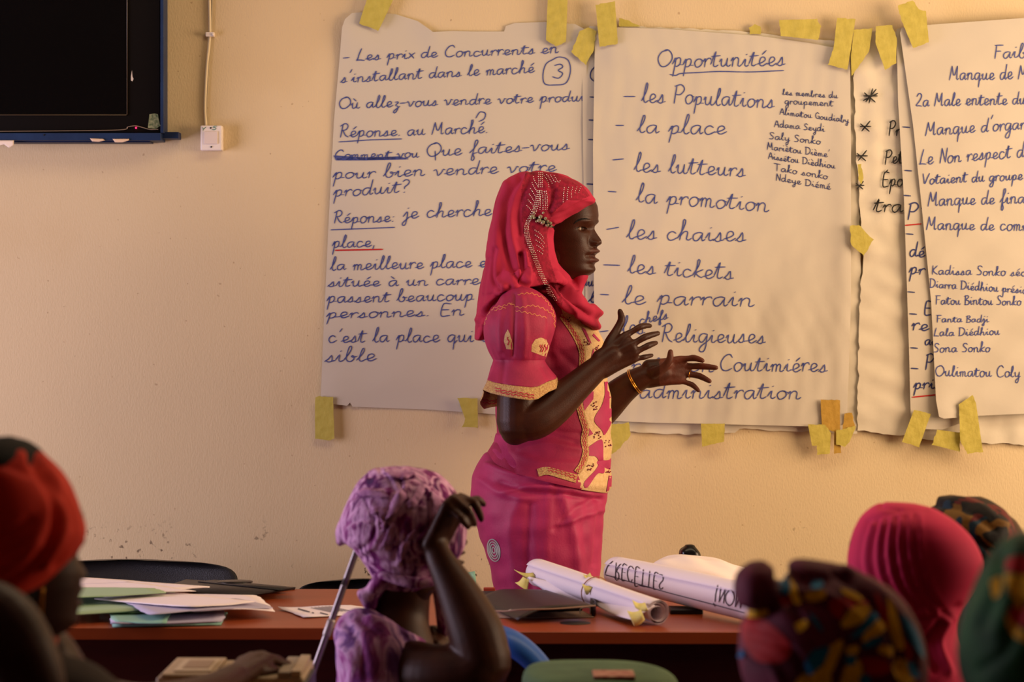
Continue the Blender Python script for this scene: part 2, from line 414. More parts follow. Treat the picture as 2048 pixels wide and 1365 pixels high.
c_ = mix_(scuff, old, (70, 48, 38)); c_ = mix_(specks, c_, (140, 106, 76))
c_ = mix_(math_('MULTIPLY', smooth_(noise_(1.4, 4), .52, .70), .30), c_, (190, 160, 112))
nt.links.new(c_, b_.inputs['Base Color'])
Mfl = mat('grey_tiles_floor', (92, 72, 58), .5, c2=(80, 62, 50), nscale=8)
Mce = mat('white_ceiling', (170, 152, 124), .9)
Mside = mat('cream_side_plaster', (150, 120, 88), .85, c2=(140, 110, 80), nscale=3)
XR, XL, YF, ZT = 3.2, -3.2, -.6, 3.0
struct('wall_back', box(XL-.15, XR+.15, D, D+.15, 0, ZT), Mw)
struct('floor', box(XL-.15, XR+.15, YF, D+.15, -.1, 0), Mfl)
struct('ceiling', box(XL-.15, XR+.15, YF, D+.15, ZT, ZT+.1), Mce)
for nm, xa, xb, y0, y1, z0, z1 in (('wall_right', XR, XR+.15, 4.4, 6.5, .75, 2.35), ('wall_left', XL-.15, XL, 4.4, 6.2, .45, 2.05)):
    struct(nm, merge([box(xa, xb, YF, y0, 0, ZT), box(xa, xb, y1, D, 0, ZT), box(xa, xb, y0, y1, 0, z0), box(xa, xb, y0, y1, z1, ZT)]), Mside)
struct('wall_front', box(XL-.15, XR+.15, YF-.15, YF, 0, ZT), Mside)

# ------------------------------------------------------------------ papers taped on the wall
def crumple(seed, amp, wl, k=5, gentle=.0, direction=None):
    r = np.random.RandomState(seed); W = []
    for i in range(k):
        a = r.uniform(0, math.pi) if direction is None else direction+r.normal()*.35
        W.append((math.cos(a), math.sin(a), wl*r.uniform(.6, 1.7), r.uniform(0, 9), r.uniform(.4, 1), r.uniform(0, 9), r.uniform(.5, 1.5)))
    def f(px, py):
        s = 0
        for c, d, l, ph, am, p2, q in W:
            t = (px*c+py*d)/l+ph+.5*math.sin((px*d-py*c)/(l*1.7)*q+p2); t = t-math.floor(t)
            tri = abs(t-.5)*2; g = max(0, math.sin((px*d-py*c)/(l*2.6)+p2*2)*.5+.5)
            s += am*(tri if True else 0)*g
        return amp*s/k*2
    return f
def curlz(f, edges):
    """add an edge that stands off the wall: (x, y, radius px, height m)"""
    return lambda px, py: f(px, py)+sum(h*math.exp(-((px-x)**2+(py-y)**2)/r**2) for x, y, r, h in edges)
def sheet(name, poly, off, wr, label, m, holes=(), rag=0, seed=1, step=8):
    r = random.Random(seed); poly = [tuple(p) for p in poly]
    if rag:
        q = []
        for a, b in zip(poly, poly[1:]+poly[:1]):
            n = max(1, int(math.dist(a, b)/11))
            for k in range(n):
                t = k/n; q.append((a[0]+(b[0]-a[0])*t+r.uniform(-rag, rag)*(k > 0), a[1]+(b[1]-a[1])*t+r.uniform(-rag, rag)*(k > 0)))
        poly = q
    sf = lambda px, py, o: P(px, py, D-off-wr(px, py)-o)
    V, Fc = patch(sf, poly, 0, step)
    e = empty(name, P(sum(p[0] for p in poly)/len(poly), max(p[1] for p in poly), D-off), label, 'paper')
    s = obj('sheet', V, Fc, m, e)
    e_sf = lambda px, py, o: sf(px, py, o)
    return e, e_sf
def ink(e, sf, polys, wpx, m=None, name='handwriting', label=None):
    V, Fc = inkmesh(polys, sf, wpx, .0011)
    return obj(name, V, Fc, m or M_ink, e, smooth=False, label=label, kind='stuff')
# sheet 1, far left
gen = crumple(3, .0045, 150, 5); soft = crumple(12, .0012, 90, 4, direction=1.5)
g1 = curlz(lambda x, y: gen(x, y)+soft(x, y)*.6, [(690, 60, 60, .010), (1150, 90, 60, .008), (655, 790, 60, .006), (960, 820, 40, .004), (868, 62, 30, .005)])
e1, s1 = sheet('flipchart_sheet', [(684, 55), (690, 38), (704, 26), (735, 24), (790, 28), (835, 42), (858, 58), (866, 64), (905, 62), (945, 63), (1008, 63), (1012, 52), (1030, 46), (1090, 44), (1150, 48), (1172, 60),
    (1176, 300), (1170, 560), (1168, 700), (1166, 838), (990, 829), (860, 820), (705, 814), (700, 806), (694, 812), (641, 806), (648, 640), (658, 430), (668, 240), (678, 130)], .003, g1,
    'leftmost flip chart sheet with blue handwriting, partly hidden by standing woman', M_paper)
L1 = []
for t in [("- Les prix de Concurrents en", 686, 122, 1117, 106, 11), ("s'installant dans le marché", 681, 166, 1069, 145, 11), ("Où allez-vous vendre votre produi", 677, 218, 1170, 202, 11),
    ("Réponse. au Marché.", 678, 275, 976, 266, 12), ("Comment vou", 668, 319, 838, 315, 9), ("Que faites-vous", 852, 313, 1139, 299, 12), ("pour bien vendre votre", 665, 358, 1113, 343, 12),
    ("produit?", 666, 394, 818, 384, 13), ("Réponse:", 666, 447, 788, 444, 12), ("je cherche", 806, 437, 984, 431, 13), ("place,", 664, 496, 750, 494, 12), ("la meilleure place est", 660, 541, 1004, 534, 12),
    ("située à un carrefour", 655, 574, 1030, 568, 11), ("passent beaucoup de", 653, 606, 1000, 600, 12), ("personnes. En", 652, 637, 928, 631, 11), ("c'est la place qui est", 655, 685, 1010, 684, 13), ("sible", 649, 725, 752, 722, 13)]:
    L1 += write(*t)
L1 += [np.array([(678, 284), (740, 280), (803, 278)]), np.array([(662, 460), (789, 455)]), catmull([(952, 236), (960, 224), (971, 227), (968, 238), (958, 243)], 12)]
for k in range(5): L1.append(np.array([(668+k, 312+k*2), (730, 316+k), (800+k*4, 314+k)]))
L1.append(catmull([(1108, 118), (1092, 128), (1086, 150), (1090, 168), (1110, 170), (1132, 166), (1141, 142), (1136, 120), (1118, 114), (1104, 120)], 40))
L1 += write('3', 1103, 157, 1127, 157, 15)
ink(e1, s1, L1, 2.1)
ink(e1, s1, [np.array([(671, 501), (720, 500), (765, 499)])], 2.8, M_red_ink, 'underline', 'red underline')
# narrow strip of a sheet between 1 and 2
g1b = crumple(5, .0015, 90, 4)
eb, sb = sheet('flipchart_sheet', [(1164, 70), (1180, 52), (1235, 56), (1235, 852), (1216, 858), (1172, 845), (1170, 500), (1166, 300)], .007, g1b,
    'sheet showing as a narrow strip left of the sheet headed Opportunitées', M_paper)
LB = [np.array([(a, y), (a+15, y+1)]) for a, y in ((1180, 194), (1178, 240), (1177, 279), (1174, 368))]
LB += [catmull([(1189, 134), (1182, 143), (1181, 155), (1187, 162)], 10)]+write('au', 1163, 573, 1187, 572, 11)+write('l', 1176, 606, 1192, 605, 12)
ink(eb, sb, LB, 2.4, M_inkd)
# sheets underneath the Opportunitées sheet
g2b = crumple(21, .006, 60, 6)
eub, sub_ = sheet('flipchart_sheet', [(1215, 60), (1250, 52), (1480, 62), (1560, 72), (1660, 80), (1722, 96), (1716, 300), (1722, 600), (1714, 868), (1560, 862), (1480, 858), (1470, 866), (1380, 870), (1300, 866), (1245, 862), (1222, 850)], .006, g2b,
    'torn crumpled sheet edge showing below and right of Opportunitées sheet', M_paper2, rag=1.5, seed=4)
g2 = crumple(8, .012, 120, 6, direction=.55); g2s = crumple(9, .004, 55, 5)
g2c = curlz(lambda x, y: g2(x, y)+g2s(x, y)+.004*math.exp(-((x-1690)/25)**2), [(1240, 90, 45, .007), (1640, 840, 70, .006)])
e2, s2 = sheet('flipchart_sheet', [(1190, 64), (1196, 54), (1236, 55), (1330, 58), (1440, 66), (1520, 72), (1620, 86), (1650, 92), (1700, 100), (1702, 300), (1702, 600), (1694, 850), (1640, 854), (1560, 852), (1480, 850), (1400, 848), (1300, 846), (1222, 842), (1190, 835), (1188, 600), (1186, 300)], .014, g2c,
    'middle sheet headed Opportunitées in blue handwriting, right of the woman', M_paper)
L2 = []
for t in [("Opportunitées", 1314, 134, 1570, 132, 17), ("les Populations", 1283, 204, 1549, 216, 17), ("la place", 1274, 266, 1453, 269, 17), ("les lutteurs", 1268, 343, 1491, 354, 18), ("la promotion", 1272, 404, 1538, 424, 18),
    ("les chaises", 1253, 478, 1492, 484, 18), ("les tickets", 1255, 546, 1467, 560, 17), ("le parrain", 1244, 608, 1509, 613, 17), ("les", 1243, 666, 1290, 668, 17), ("chefs", 1278, 650, 1336, 638, 10), ("Religieuses", 1321, 684, 1531, 687, 17),
    ("religion", 1262, 741, 1428, 744, 13), ("Coutimiéres", 1438, 742, 1655, 744, 16), ("administration", 1277, 797, 1602, 798, 17)]:
    L2 += write(*t)
for a, b, c, d in ((1248, 193, 1270, 193), (1232, 251, 1247, 251), (1226, 320, 1247, 318), (1217, 383, 1232, 384), (1214, 459, 1237, 455), (1208, 530, 1239, 531), (1201, 589, 1217, 590), (1200, 664, 1216, 662)):
    L2.append(np.array([(a, b), (c, d)]))
L2.append(catmull([(1340, 149), (1352, 151), (1362, 147), (1400, 145), (1440, 143), (1500, 144), (1567, 141)], 30))
ink(e2, s2, L2, 2.2)
L2s = []
for t in [("les membres du", 1565, 190, 1676, 197, 6.5), ("groupement", 1569, 208, 1667, 213, 7), ("Alimatou Goudiaby", 1560, 229, 1698, 246, 6.5), ("Adama Seydi", 1549, 254, 1650, 264, 7), ("Saly Sonko", 1538, 278, 1642, 289, 7),
    ("Mariètou Dième'", 1534, 299, 1660, 315, 7), ("Aissétou Dièdhiou", 1537, 318, 1671, 338, 7), ("Tako sonko", 1548, 341, 1656, 359, 7), ("Ndeye Diémé", 1551, 361, 1662, 380, 7)]:
    L2s += write(*t, slant=.02)
ink(e2, s2, L2s, 1.6, M_inkd)
# crumpled sheet with black writing
g3 = crumple(31, .014, 70, 7)
e3, s3 = sheet('flipchart_sheet', [(1706, 100), (1730, 62), (1800, 62), (1846, 70), (1846, 500), (1846, 870), (1800, 872), (1755, 866), (1715, 862), (1718, 650), (1726, 500), (1712, 300)], .010, g3,
    'heavily crumpled sheet with black star marks, between the blue lettered sheets', M_paper2, rag=2, seed=9, step=7)
s3t = lambda px, py, o: s3(px, py, o+.004)
L3 = []
for cx, cy, k in ((1741, 192, 1), (1731, 253, .8), (1724, 312, .8), (1720, 371, .6)):
    L3 += [np.array([(cx-9*k, cy+11*k), (cx+11*k, cy-13*k)]), np.array([(cx-12*k, cy-6*k), (cx+9*k, cy+12*k)]), np.array([(cx-13*k, cy), (cx+13*k, cy)])]
    if k == 1: L3 += [np.array([(cx-3, cy+14), (cx+4, cy-14)]), np.array([(cx-14, cy+9), (cx+14, cy-5)])]
for t in [("Pr", 1776, 272, 1800, 270, 13), ("Pet", 1768, 329, 1806, 326, 14), ("Épo", 1762, 373, 1806, 372, 14), ("tra", 1746, 424, 1806, 424, 15)]: L3 += write(*t)
ink(e3, s3t, L3, 2.8, M_black_ink)
# crumpled backing sheet at the right and the narrow sheet in front of it
g6 = crumple(41, .009, 60, 7)
e6, s6 = sheet('flipchart_sheet', [(1815, 300), (2120, 300), (2120, 894), (1960, 886), (1900, 884), (1830, 876), (1818, 860)], .006, g6,
    'crumpled sheet edge hanging below the rightmost flip chart sheet', M_paper2, rag=2, seed=19, step=8)
g4 = crumple(14, .003, 120, 4)
e4, s4 = sheet('flipchart_sheet', [(1793, 58), (1810, 54), (1860, 56), (1930, 60), (1940, 840), (1885, 860), (1822, 858), (1818, 700), (1808, 400), (1796, 200)], .028, g4,
    'sheet mostly covered, its left edge with dashes and red underlines', M_paper)
L4 = [np.array([(a, y), (a+13, y+1)]) for a, y in ((1806, 254), (1810, 341), (1808, 391), (1813, 468), (1816, 584), (1820, 628), (1822, 696), (1823, 737))]
for t in [("P'", 1813, 440, 1846, 440, 15), ("dé", 1818, 514, 1850, 514, 13), ("pr", 1818, 549, 1850, 548, 12), ("re", 1823, 661, 1858, 661, 13), ("au", 1849, 691, 1876, 691, 10), ("Pa", 1849, 740, 1884, 740, 14), ("En", 1846, 630, 1880, 630, 12), ("prix", 1827, 778, 1882, 777, 12)]: L4 += write(*t)
ink(e4, s4, L4, 2.6, M_inkd)
ink(e4, s4, [np.array([(1811, 451), (1842, 448)]), np.array([(1825, 795), (1872, 790)])], 2.6, M_red_ink, 'underline', 'red underlines')
g5 = crumple(16, .006, 120, 5); g5c = curlz(lambda x, y: g5(x, y), [(1880, 826, 40, .012), (1810, 60, 40, .006), (1890, 800, 80, .006)])
e5, s5 = sheet('flipchart_sheet', [(1800, 66), (1803, 56), (1816, 53), (1880, 48), (2048, 36), (2120, 32), (2120, 822), (2048, 828), (1960, 832), (1888, 838), (1878, 834), (1872, 800), (1862, 600), (1844, 420), (1826, 250)], .034, g5c,
    'rightmost flip chart sheet with a list in blue, cut by the frame', M_paper)
L5 = []
for t in [("Faiblesses", 1987, 117, 2140, 113, 13), ("Manque de Moyens", 1898, 160, 2120, 158, 14), ("Za Male entente du", 1831, 213, 2052, 209, 13), ("Manque d'organ", 1850, 272, 2056, 258, 14), ("Le Non respect de", 1838, 330, 2062, 313, 14),
    ("Votaient du groupe", 1844, 369, 2046, 360, 11), ("Manque de finan", 1855, 412, 2066, 406, 13), ("Manque de commu", 1852, 459, 2078, 462, 12)]: L5 += write(*t)
ink(e5, s5, L5, 2.1)
L5b = []
for t in [("Kadissa Sonko sécr", 1863, 549, 2062, 553, 9), ("Diarra Diédhiou présid", 1859, 575, 2056, 588, 8.5), ("Fatou Bintou Sonko", 1871, 609, 2043, 611, 9), ("Fanta Badji", 1873, 645, 1978, 645, 7), ("Lala Diédhiou", 1867, 673, 2000, 670, 8),
    ("Sona Sonko", 1867, 705, 1981, 704, 9), ("Oulimatou Coly", 1871, 753, 2041, 755, 11)]: L5b += write(*t, slant=.05)
ink(e5, s5, L5b, 1.9)
# tape strips
def tape(poly, off, label, m=None):
    r = random.Random(int(poly[0][0])); q = []
    for a, b in zip(poly, poly[1:]+poly[:1]):
        n = max(1, int(math.dist(a, b)/5))
        long_ = math.dist(a, b) > 42
        for k in range(n):
            t = k/n; j = .3 if long_ else 1.0
            q.append((a[0]+(b[0]-a[0])*t+r.uniform(-j, j), a[1]+(b[1]-a[1])*t+r.uniform(-j, j)))
    wv = crumple(int(poly[0][0]), .0022, 22, 3)
    V, Fc = patch(lambda px, py, o: P(px, py, D-off-wv(px, py)-o), q, 0, 6)
    o = obj('tape_strip', V, Fc, m or M_tape); tag(o, label, 'tape', 'yellow tape strips holding the sheets'); return o
tape([(740, -20), (787, -2), (757, 62), (718, 47)], 0.0209, 'yellow tape slanting over top left corner of leftmost sheet')
tape([(1096, -20), (1136, -20), (1132, 84), (1112, 92), (1092, 80)], 0.0189, 'long yellow tape at top of leftmost sheet, near its right corner')
tape([(1160, 62), (1176, 54), (1192, 62), (1188, 100), (1172, 130), (1142, 104), (1150, 86)], 0.0209, 'crumpled yellow tape between leftmost and middle sheets at top')
tape([(1191, 10), (1230, 2), (1236, 88), (1199, 94)], 0.0315, 'upright yellow tape over top left corner of middle sheet')
tape([(1239, 36), (1260, 42), (1281, 53), (1238, 53)], 0.0105, 'small yellow tape triangle peeking above middle sheet')
tape([(1498, 56), (1510, 49), (1522, 54), (1522, 68), (1500, 68)], 0.0115, 'tiny yellow tape scrap above middle sheet')
tape([(1558, 40), (1634, 38), (1642, 52), (1636, 80), (1562, 72)], 0.0315, 'wide yellow tape lying flat on top edge of middle sheet')
tape([(1674, 36), (1711, 38), (1695, 139), (1656, 130), (1668, 90)], 0.0315, 'slanting yellow tape over top right corner of middle sheet')
tape([(1708, 60), (1745, 56), (1738, 104), (1722, 126), (1703, 152), (1702, 110)], 0.0305, 'torn yellow tape hanging beside top right corner of middle sheet')
tape([(1752, 52), (1784, 50), (1794, 76), (1792, 126), (1770, 140), (1750, 84)], 0.0377, 'yellow tape with a fold at top of the crumpled sheet')
tape([(1795, 12), (1826, 0), (1838, 18), (1852, 22), (1858, 84), (1826, 96), (1806, 48)], 0.0520, 'yellow tape over top left corner of rightmost sheet')
tape([(1700, 452), (1718, 450), (1747, 480), (1728, 512), (1702, 490)], 0.0357, 'yellow tape scrap halfway down beside middle sheet')
tape([(1716, 330), (1722, 328), (1727, 356), (1722, 368), (1717, 360)], 0.0315, 'sliver of yellow tape on left edge of crumpled sheet')
tape([(630, 796), (640, 793), (666, 794), (669, 878), (660, 882), (630, 878)], 0.0167, 'upright yellow tape at bottom left corner of leftmost sheet')
tape([(915, 796), (955, 797), (956, 856), (924, 855), (930, 838)], 0.0167, 'yellow tape at bottom of leftmost sheet left of the woman')
tape([(1222, 850), (1258, 846), (1262, 872), (1236, 900), (1215, 914), (1212, 880)], 0.0315, 'yellow tape just right of the woman at bottom of middle sheet')
tape([(1402, 848), (1450, 848), (1448, 884), (1404, 894)], 0.0315, 'yellow tape at bottom middle of middle sheet')
tape([(1641, 800), (1680, 801), (1680, 858), (1682, 906), (1668, 908), (1668, 864), (1644, 858)], 0.0315, 'upright ochre tape on bottom right corner of middle sheet', M_tape2)
tape([(1616, 850), (1650, 850), (1662, 866), (1660, 908), (1634, 910), (1634, 892), (1624, 892)], 0.0346, 'yellow tape slanting down at bottom right corner of middle sheet')
tape([(1672, 862), (1712, 852), (1700, 884), (1690, 894), (1672, 890)], 0.0367, 'crumpled yellow tape right of bottom right corner of middle sheet')
tape([(1690, 828), (1704, 826), (1710, 856), (1684, 862)], 0.0346, 'small ochre tape piece above the crumpled tape by middle sheet', M_tape2)
tape([(1828, 820), (1862, 828), (1838, 895), (1804, 884)], 0.0400, 'slanting yellow tape at bottom of the sheet with red underlines')
tape([(1874, 860), (1920, 866), (1920, 904), (1864, 890)], 0.0400, 'yellow tape lying sideways under rightmost sheet')
tape([(1918, 810), (1946, 790), (1952, 806), (1966, 905), (1934, 908), (1920, 880)], 0.0520, 'tall yellow tape over bottom edge of rightmost sheet')

# ------------------------------------------------------------------ television in its blue metal cage, cable and switch
tv = empty('television', P(0, 262, 6.62), 'black flat television mounted high in the blue metal frame', 'television')
def rect(px0, py0, px1, py1, Y0, Y1, bev=.001):
    a = P(px0, py1, Y0); c = P(px1, py0, Y0); return box(a.x, c.x, Y0, Y1, a.z, c.z, bev)
tvp = rect(-300, -340, 321, 266, 6.715, 6.76, .004); obj('casing', *tvp, M_bezel, tv)
scp = rect(-270, -300, 253, 229, 6.712, 6.716); obj('screen', *scp, M_screen, tv, smooth=False)
bz = rect(-280, 229, 255, 231, 6.711, 6.715, 0); bz2 = rect(253, -300, 255, 231, 6.711, 6.715, 0)
obj('inner_trim', *merge([bz, bz2]), mat('dull_grey_trim', (64, 52, 40), .4), tv)
tsurf = Surf([tvp, scp])
obj('silver_trim', *tube([P(x, y, 6.7105) for x, y in ((-280, 266), (0, 263), (120, 262), (240, 260), (256, 254), (272, 252), (288, 256), (300, 259), (316, 259))], .0011, 8, 60), mat('silver_trim', (170, 150, 130), .3, metal=.6), tv)
obj('power_light', *ball(P(272, 256, 6.707), .0022, 8), mat('red_led', (255, 20, 60), .4, emit=((255, 30, 80), 4)), tv)
obj('sticker', *patch(tsurf, [(299, 229), (310, 227), (316, 229), (320, 252), (312, 258), (296, 256)], .002), mat('green_sticker', (150, 150, 110), .4, c2=(60, 80, 50), nscale=150), tv)
obj('paint_drip', *merge([patch(tsurf, [(262, 153), (264, 141), (265, 153), (267, 158), (265, 163), (262, 161)], .001, 2)]), mat('white_paint_spot', (200, 186, 170), .6), tv)
fr = empty('metal_bracket', P(0, 282, 6.62), 'blue painted metal frame holding the television', 'frame')
obj('side_bar', *rect(321, -340, 327, 266, 6.70, 6.78, .001), M_blue, fr)
bar = xform(rect(-300, 266, 322, 281, 6.70, 6.785, .002), rotz(0, (0, 0, 0)))
obj('bottom_rail', *bar, M_blue, fr)
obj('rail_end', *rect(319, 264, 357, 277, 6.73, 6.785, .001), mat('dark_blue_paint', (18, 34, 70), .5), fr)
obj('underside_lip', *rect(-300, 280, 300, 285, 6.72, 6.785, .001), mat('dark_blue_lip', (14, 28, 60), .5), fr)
obj('bolt', *ball(P(88, 270, 6.699), .002, 8), M_black, fr)
fsf = lambda px, py, o: P(px, py, 6.697-o)
for pl, lb in (([(180, 277), (206, 278), (210, 281), (197, 284), (184, 283)], 'left one of two chips of bare paint under the television frame'), ([(225, 278), (258, 278), (258, 281), (245, 285), (230, 285)], 'right one of two chips of bare paint under the television frame')):
    o = obj('paint_chip', *patch(fsf, pl, 0, 3), mat('bare_plaster_chip', (220, 190, 160), .8), fr); solid(o, .0008, 0)
o = obj('torn_tape', *patch(fsf, [(-40, 281), (28, 281), (27, 291), (18, 296), (8, 289), (-4, 292), (-40, 288)], 0, 3), mat('white_torn_tape', (232, 214, 196), .7), fr); solid(o, .001, 0)
cb = empty('cable', P(410, 250, D-.01), 'thin cream cable running down the wall to the light switch', 'cable')
obj('cord', *tube([P(x, y, D-.006) for x, y in ((419, -60), (419, 0), (420, 60), (418, 90), (414, 130), (411, 180), (410, 220), (412, 252))], .0038, 10, 60, flat=.8), M_cable, cb)
obj('cord', *tube([P(x, y, D-.005) for x, y in ((424, -60), (424, 0), (422, 68), (419, 100), (416, 150), (413, 215), (414, 252))], .0022, 8, 60), mat('grey_cable', (150, 136, 108), .6), cb)
obj('cable_clip', *merge([rect(411, 64, 428, 73, D-.016, D, .002), ball(P(426, 69, D-.016), .004, 8)]), M_wplastic, cb)
sw = empty('light_switch', P(423, 302, D), 'white square light switch with green pen marks', 'switch')
obj('plate', *merge([rect(401, 251, 444, 301, D-.034, D, .004)]), M_wplastic, sw)
obj('rocker', *rect(408, 263, 435, 288, D-.037, D-.033, .001), mat('white_rocker', (216, 200, 190), .4), sw)
for y in (256, 294): obj('screw', *ball(P(421.5+(y > 280), y, D-.0345), .0022, 8), M_black, sw)
ssw = lambda px, py, o: P(px, py, D-.0345-o)
obj('pen_marks', *inkmesh(write('Y', 403, 262, 411, 262, 4)+write('5', 423, 260, 433, 260, 4), ssw, 1.3, .0006), mat('green_ink', (20, 120, 100), .5), sw)
# ------------------------------------------------------------------ two tables end to end
TZ = .745
def table(x0, x1, yf, yb, ang, label):
    c = ((x0+x1)/2, (yf+yb)/2, 0)
    e = empty('table', c, label, 'table'); R = rotz(math.radians(ang), c)
    def pt(name, part, m): return obj(name, *xform(part, R), m, e, smooth=False)
    pt('tabletop', box(x0, x1, yf, yb, TZ-.024, TZ, .002), M_table)
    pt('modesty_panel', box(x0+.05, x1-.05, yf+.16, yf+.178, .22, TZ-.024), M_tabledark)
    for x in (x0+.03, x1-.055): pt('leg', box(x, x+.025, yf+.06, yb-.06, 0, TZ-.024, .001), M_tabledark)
    return e, R
seam = P(955, 1264, 5.3).x
eL, RL = table(seam-1.62, seam-.004, 5.36, 6.13, 0, 'left red-brown office table with papers and tablet case on it')
eR, RR = table(seam+.004, seam+1.62, 5.285, 6.10, -.6, 'right red-brown office table with black binder and paper rolls')
gx = P(1150, 1248, 5.47)
obj('cable_grommet', *tube([(gx.x, 5.44, TZ-.004), (gx.x, 5.44, TZ+.0015)], .031, 32, 3, ends=False), mat('dark_grommet', (34, 22, 20), .5), eR)
obj('hinge_stop', *box(seam+.004, seam+.03, 6.03, 6.05, TZ, TZ+.012, .002), mat('red_brown_stop', (150, 56, 36), .5), eR)

# black chairs behind the table
def chair(px_l, px_r, top, Y, label, hidden_left=False):
    a, b = P(px_l, top, Y), P(px_r, top, Y); cx, wd, zt = (a.x+b.x)/2, (b.x-a.x), a.z
    e = empty('office_chair', (cx, Y, 0), label, 'chair', 'black chairs behind the left table')
    S = []
    for z, k, dy in ((.56, .80, 0), (.66, .95, .01), (zt-.05, 1.0, .03), (zt-.018, .93, .04), (zt-.004, .72, .04), (zt, .45, .04)):
        S.append((z, k*wd/2, dy))
    R = []
    q = catmull(np.array(S), 18); an = np.linspace(0, 2*math.pi, 40, endpoint=False)
    for z, hw, dy in q:
        ca = np.sign(np.cos(an))*np.abs(np.cos(an))**.6; sa = np.sin(an)
        R.append(np.stack([cx+hw*ca, Y+dy+.018*sa+.05*(ca**2)*-1, np.full(40, z)], 1))
    obj('backrest', *skin_rings(R), M_leather, e)
    obj('seat', *box(cx-.22, cx+.22, Y-.42, Y-.02, .42, .48, .02), M_leather, e)
    obj('post', *tube([(cx, Y-.2, .06), (cx, Y-.2, .42)], .025, 12, 4), M_black, e)
    obj('back_bar', *tube([(cx, Y-.1, .43), (cx, Y+.03, .44), (cx, Y+.03, .62)], .015, 10, 12), M_black, e)
    for k in range(5):
        t = k*2*math.pi/5; obj('leg', *tube([(cx, Y-.2, .08), (cx+.24*math.cos(t), Y-.2+.24*math.sin(t), .045)], [.02, .014], 10, 6), M_black, e)
        obj('caster', *ball((cx+.25*math.cos(t), Y-.2+.25*math.sin(t), .026), .026, 8), M_black, e)
chair(20, 478, 1123, 6.50, 'wide black chair back behind the stack of papers')
chair(590, 860, 1162, 6.50, 'black chair back just showing beside the raised hand, behind left table')

# ------------------------------------------------------------------ things on the tables
def on(px, py, h=0):
    """point on the table top seen at a photo pixel"""
    Y = F*(ZC-TZ-h)/(py-H0); return np.array(P(px, py, Y))
def leaf(pts, h0, t, name, m, label, cat='paper', group=None, lift=(), parent=None, seed=0, n=10):
    """a sheet lying on the table: pixel corners, slightly waved and with lifted corners"""
    C = [on(px, py, h0) for px, py in pts]; V = []; Fc = []
    r = np.random.RandomState(seed+3); ph = r.uniform(0, 6, 3)
    for i in range(n+1):
        for j in range(n+1):
            u, v = i/n, j/n
            p = C[0]*(1-u)*(1-v)+C[1]*u*(1-v)+C[2]*u*v+C[3]*(1-u)*v
            z = .0012*(1+math.sin(5*u+ph[0])*math.sin(4*v+ph[1]))
            if i in (0, n) or j in (0, n): p = p+np.array((.0025*math.sin(9*u+7*v+ph[2])+.0012*r.normal(), .003*math.sin(8*v+6*u+ph[0])+.0012*r.normal(), 0))
            for (cu, cv, hh) in lift: z += hh*max(0, 1-math.hypot(u-cu, v-cv)/.55)**2
            V.append((p[0], p[1], TZ+h0+z+t))
    for i in range(n):
        for j in range(n): a = i*(n+1)+j; Fc.append((a, a+1, a+n+2, a+n+1))
    o = obj(name, V, Fc, m, parent); solid(o, t, -1)
    if parent is None: tag(o, label, cat, group)
    return o
M_sheet = mat('office_paper', (232, 220, 226), .6); M_green = mat('green_card', (150, 178, 148), .6); M_teal = mat('teal_card', (126, 172, 158), .6); M_lilac = mat('grey_lilac_paper', (170, 164, 190), .6)
# things in the pile, bottom up (corners: far left, far right, near right, near left)
leaf([(250, 1232), (455, 1230), (440, 1252), (222, 1257)], .0005, .004, 'folder', M_teal, 'teal card folder at the very bottom of the paper pile', 'folder', seed=1)
leaf([(228, 1222), (450, 1226), (446, 1246), (218, 1254)], .006, .003, 'paper_bundle', M_lilac, 'grey-lilac sheets with ragged ends near bottom of paper pile', seed=2, lift=((0, 1, .004),))
leaf([(200, 1215), (352, 1219), (330, 1250), (232, 1247)], .011, .0015, 'folder', M_teal, 'pale teal flap hanging toward table edge in the pile', 'folder', seed=3, lift=((1, 0, .004),))
leaf([(165, 1190), (350, 1195), (400, 1226), (172, 1232)], .013, .003, 'folder', mat('dark_green_folder', (92, 128, 84), .6, c2=(40, 60, 40), nscale=40), 'dark green folder on left side of the paper pile', 'folder', seed=4)
leaf([(20, 1178), (330, 1176), (400, 1216), (100, 1236)], .018, .003, 'folder', M_green, 'pale green folder lying across the paper pile', 'folder', seed=5)
leaf([(200, 1195), (500, 1188), (550, 1216), (390, 1226)], .022, .002, 'paper_sheet', M_sheet, 'pinkish crumpled sheet sticking out right of the paper pile', seed=6, lift=((1, 1, -.010), (1, 0, -.006)))
leaf([(190, 1200), (330, 1184), (510, 1206), (388, 1219)], .029, .0012, 'paper_sheet', M_sheet, 'large white sheet on front of the paper pile', seed=7, lift=((0, 1, .002), (1, 0, -.003)))
leaf([(-20, 1164), (165, 1157), (420, 1178), (300, 1186)], .031, .003, 'paper_bundle', M_sheet, 'white printed sheets at back of the paper pile', seed=8, lift=((1, 0, -.002),))
leaf([(40, 1176), (310, 1180), (335, 1188), (40, 1204)], .038, .0015, 'folder', M_green, 'pale green card on top of the paper pile', 'folder', seed=9)
leaf([(245, 1206), (470, 1200), (548, 1212), (300, 1232)], .0245, .0008, 'paper_sheet', M_lilac, 'lilac sheet edge between the white sheets and the green folders', seed=21, lift=((1, 1, -.006),))
leaf([(100, 1172), (260, 1166), (395, 1184), (240, 1190)], .0355, .0008, 'paper_sheet', M_sheet, 'loose white sheet under the topmost pale green card', seed=22)
psh = empty('paper_sheet', on(640, 1222), 'single printed sheet lying alone right of the paper pile', 'paper')
leaf([(556, 1220), (700, 1212), (790, 1226), (612, 1238)], .0005, .0008, 'sheet', M_sheet, '', parent=psh, seed=10, lift=((0, 0, .006), (1, 1, .003)))
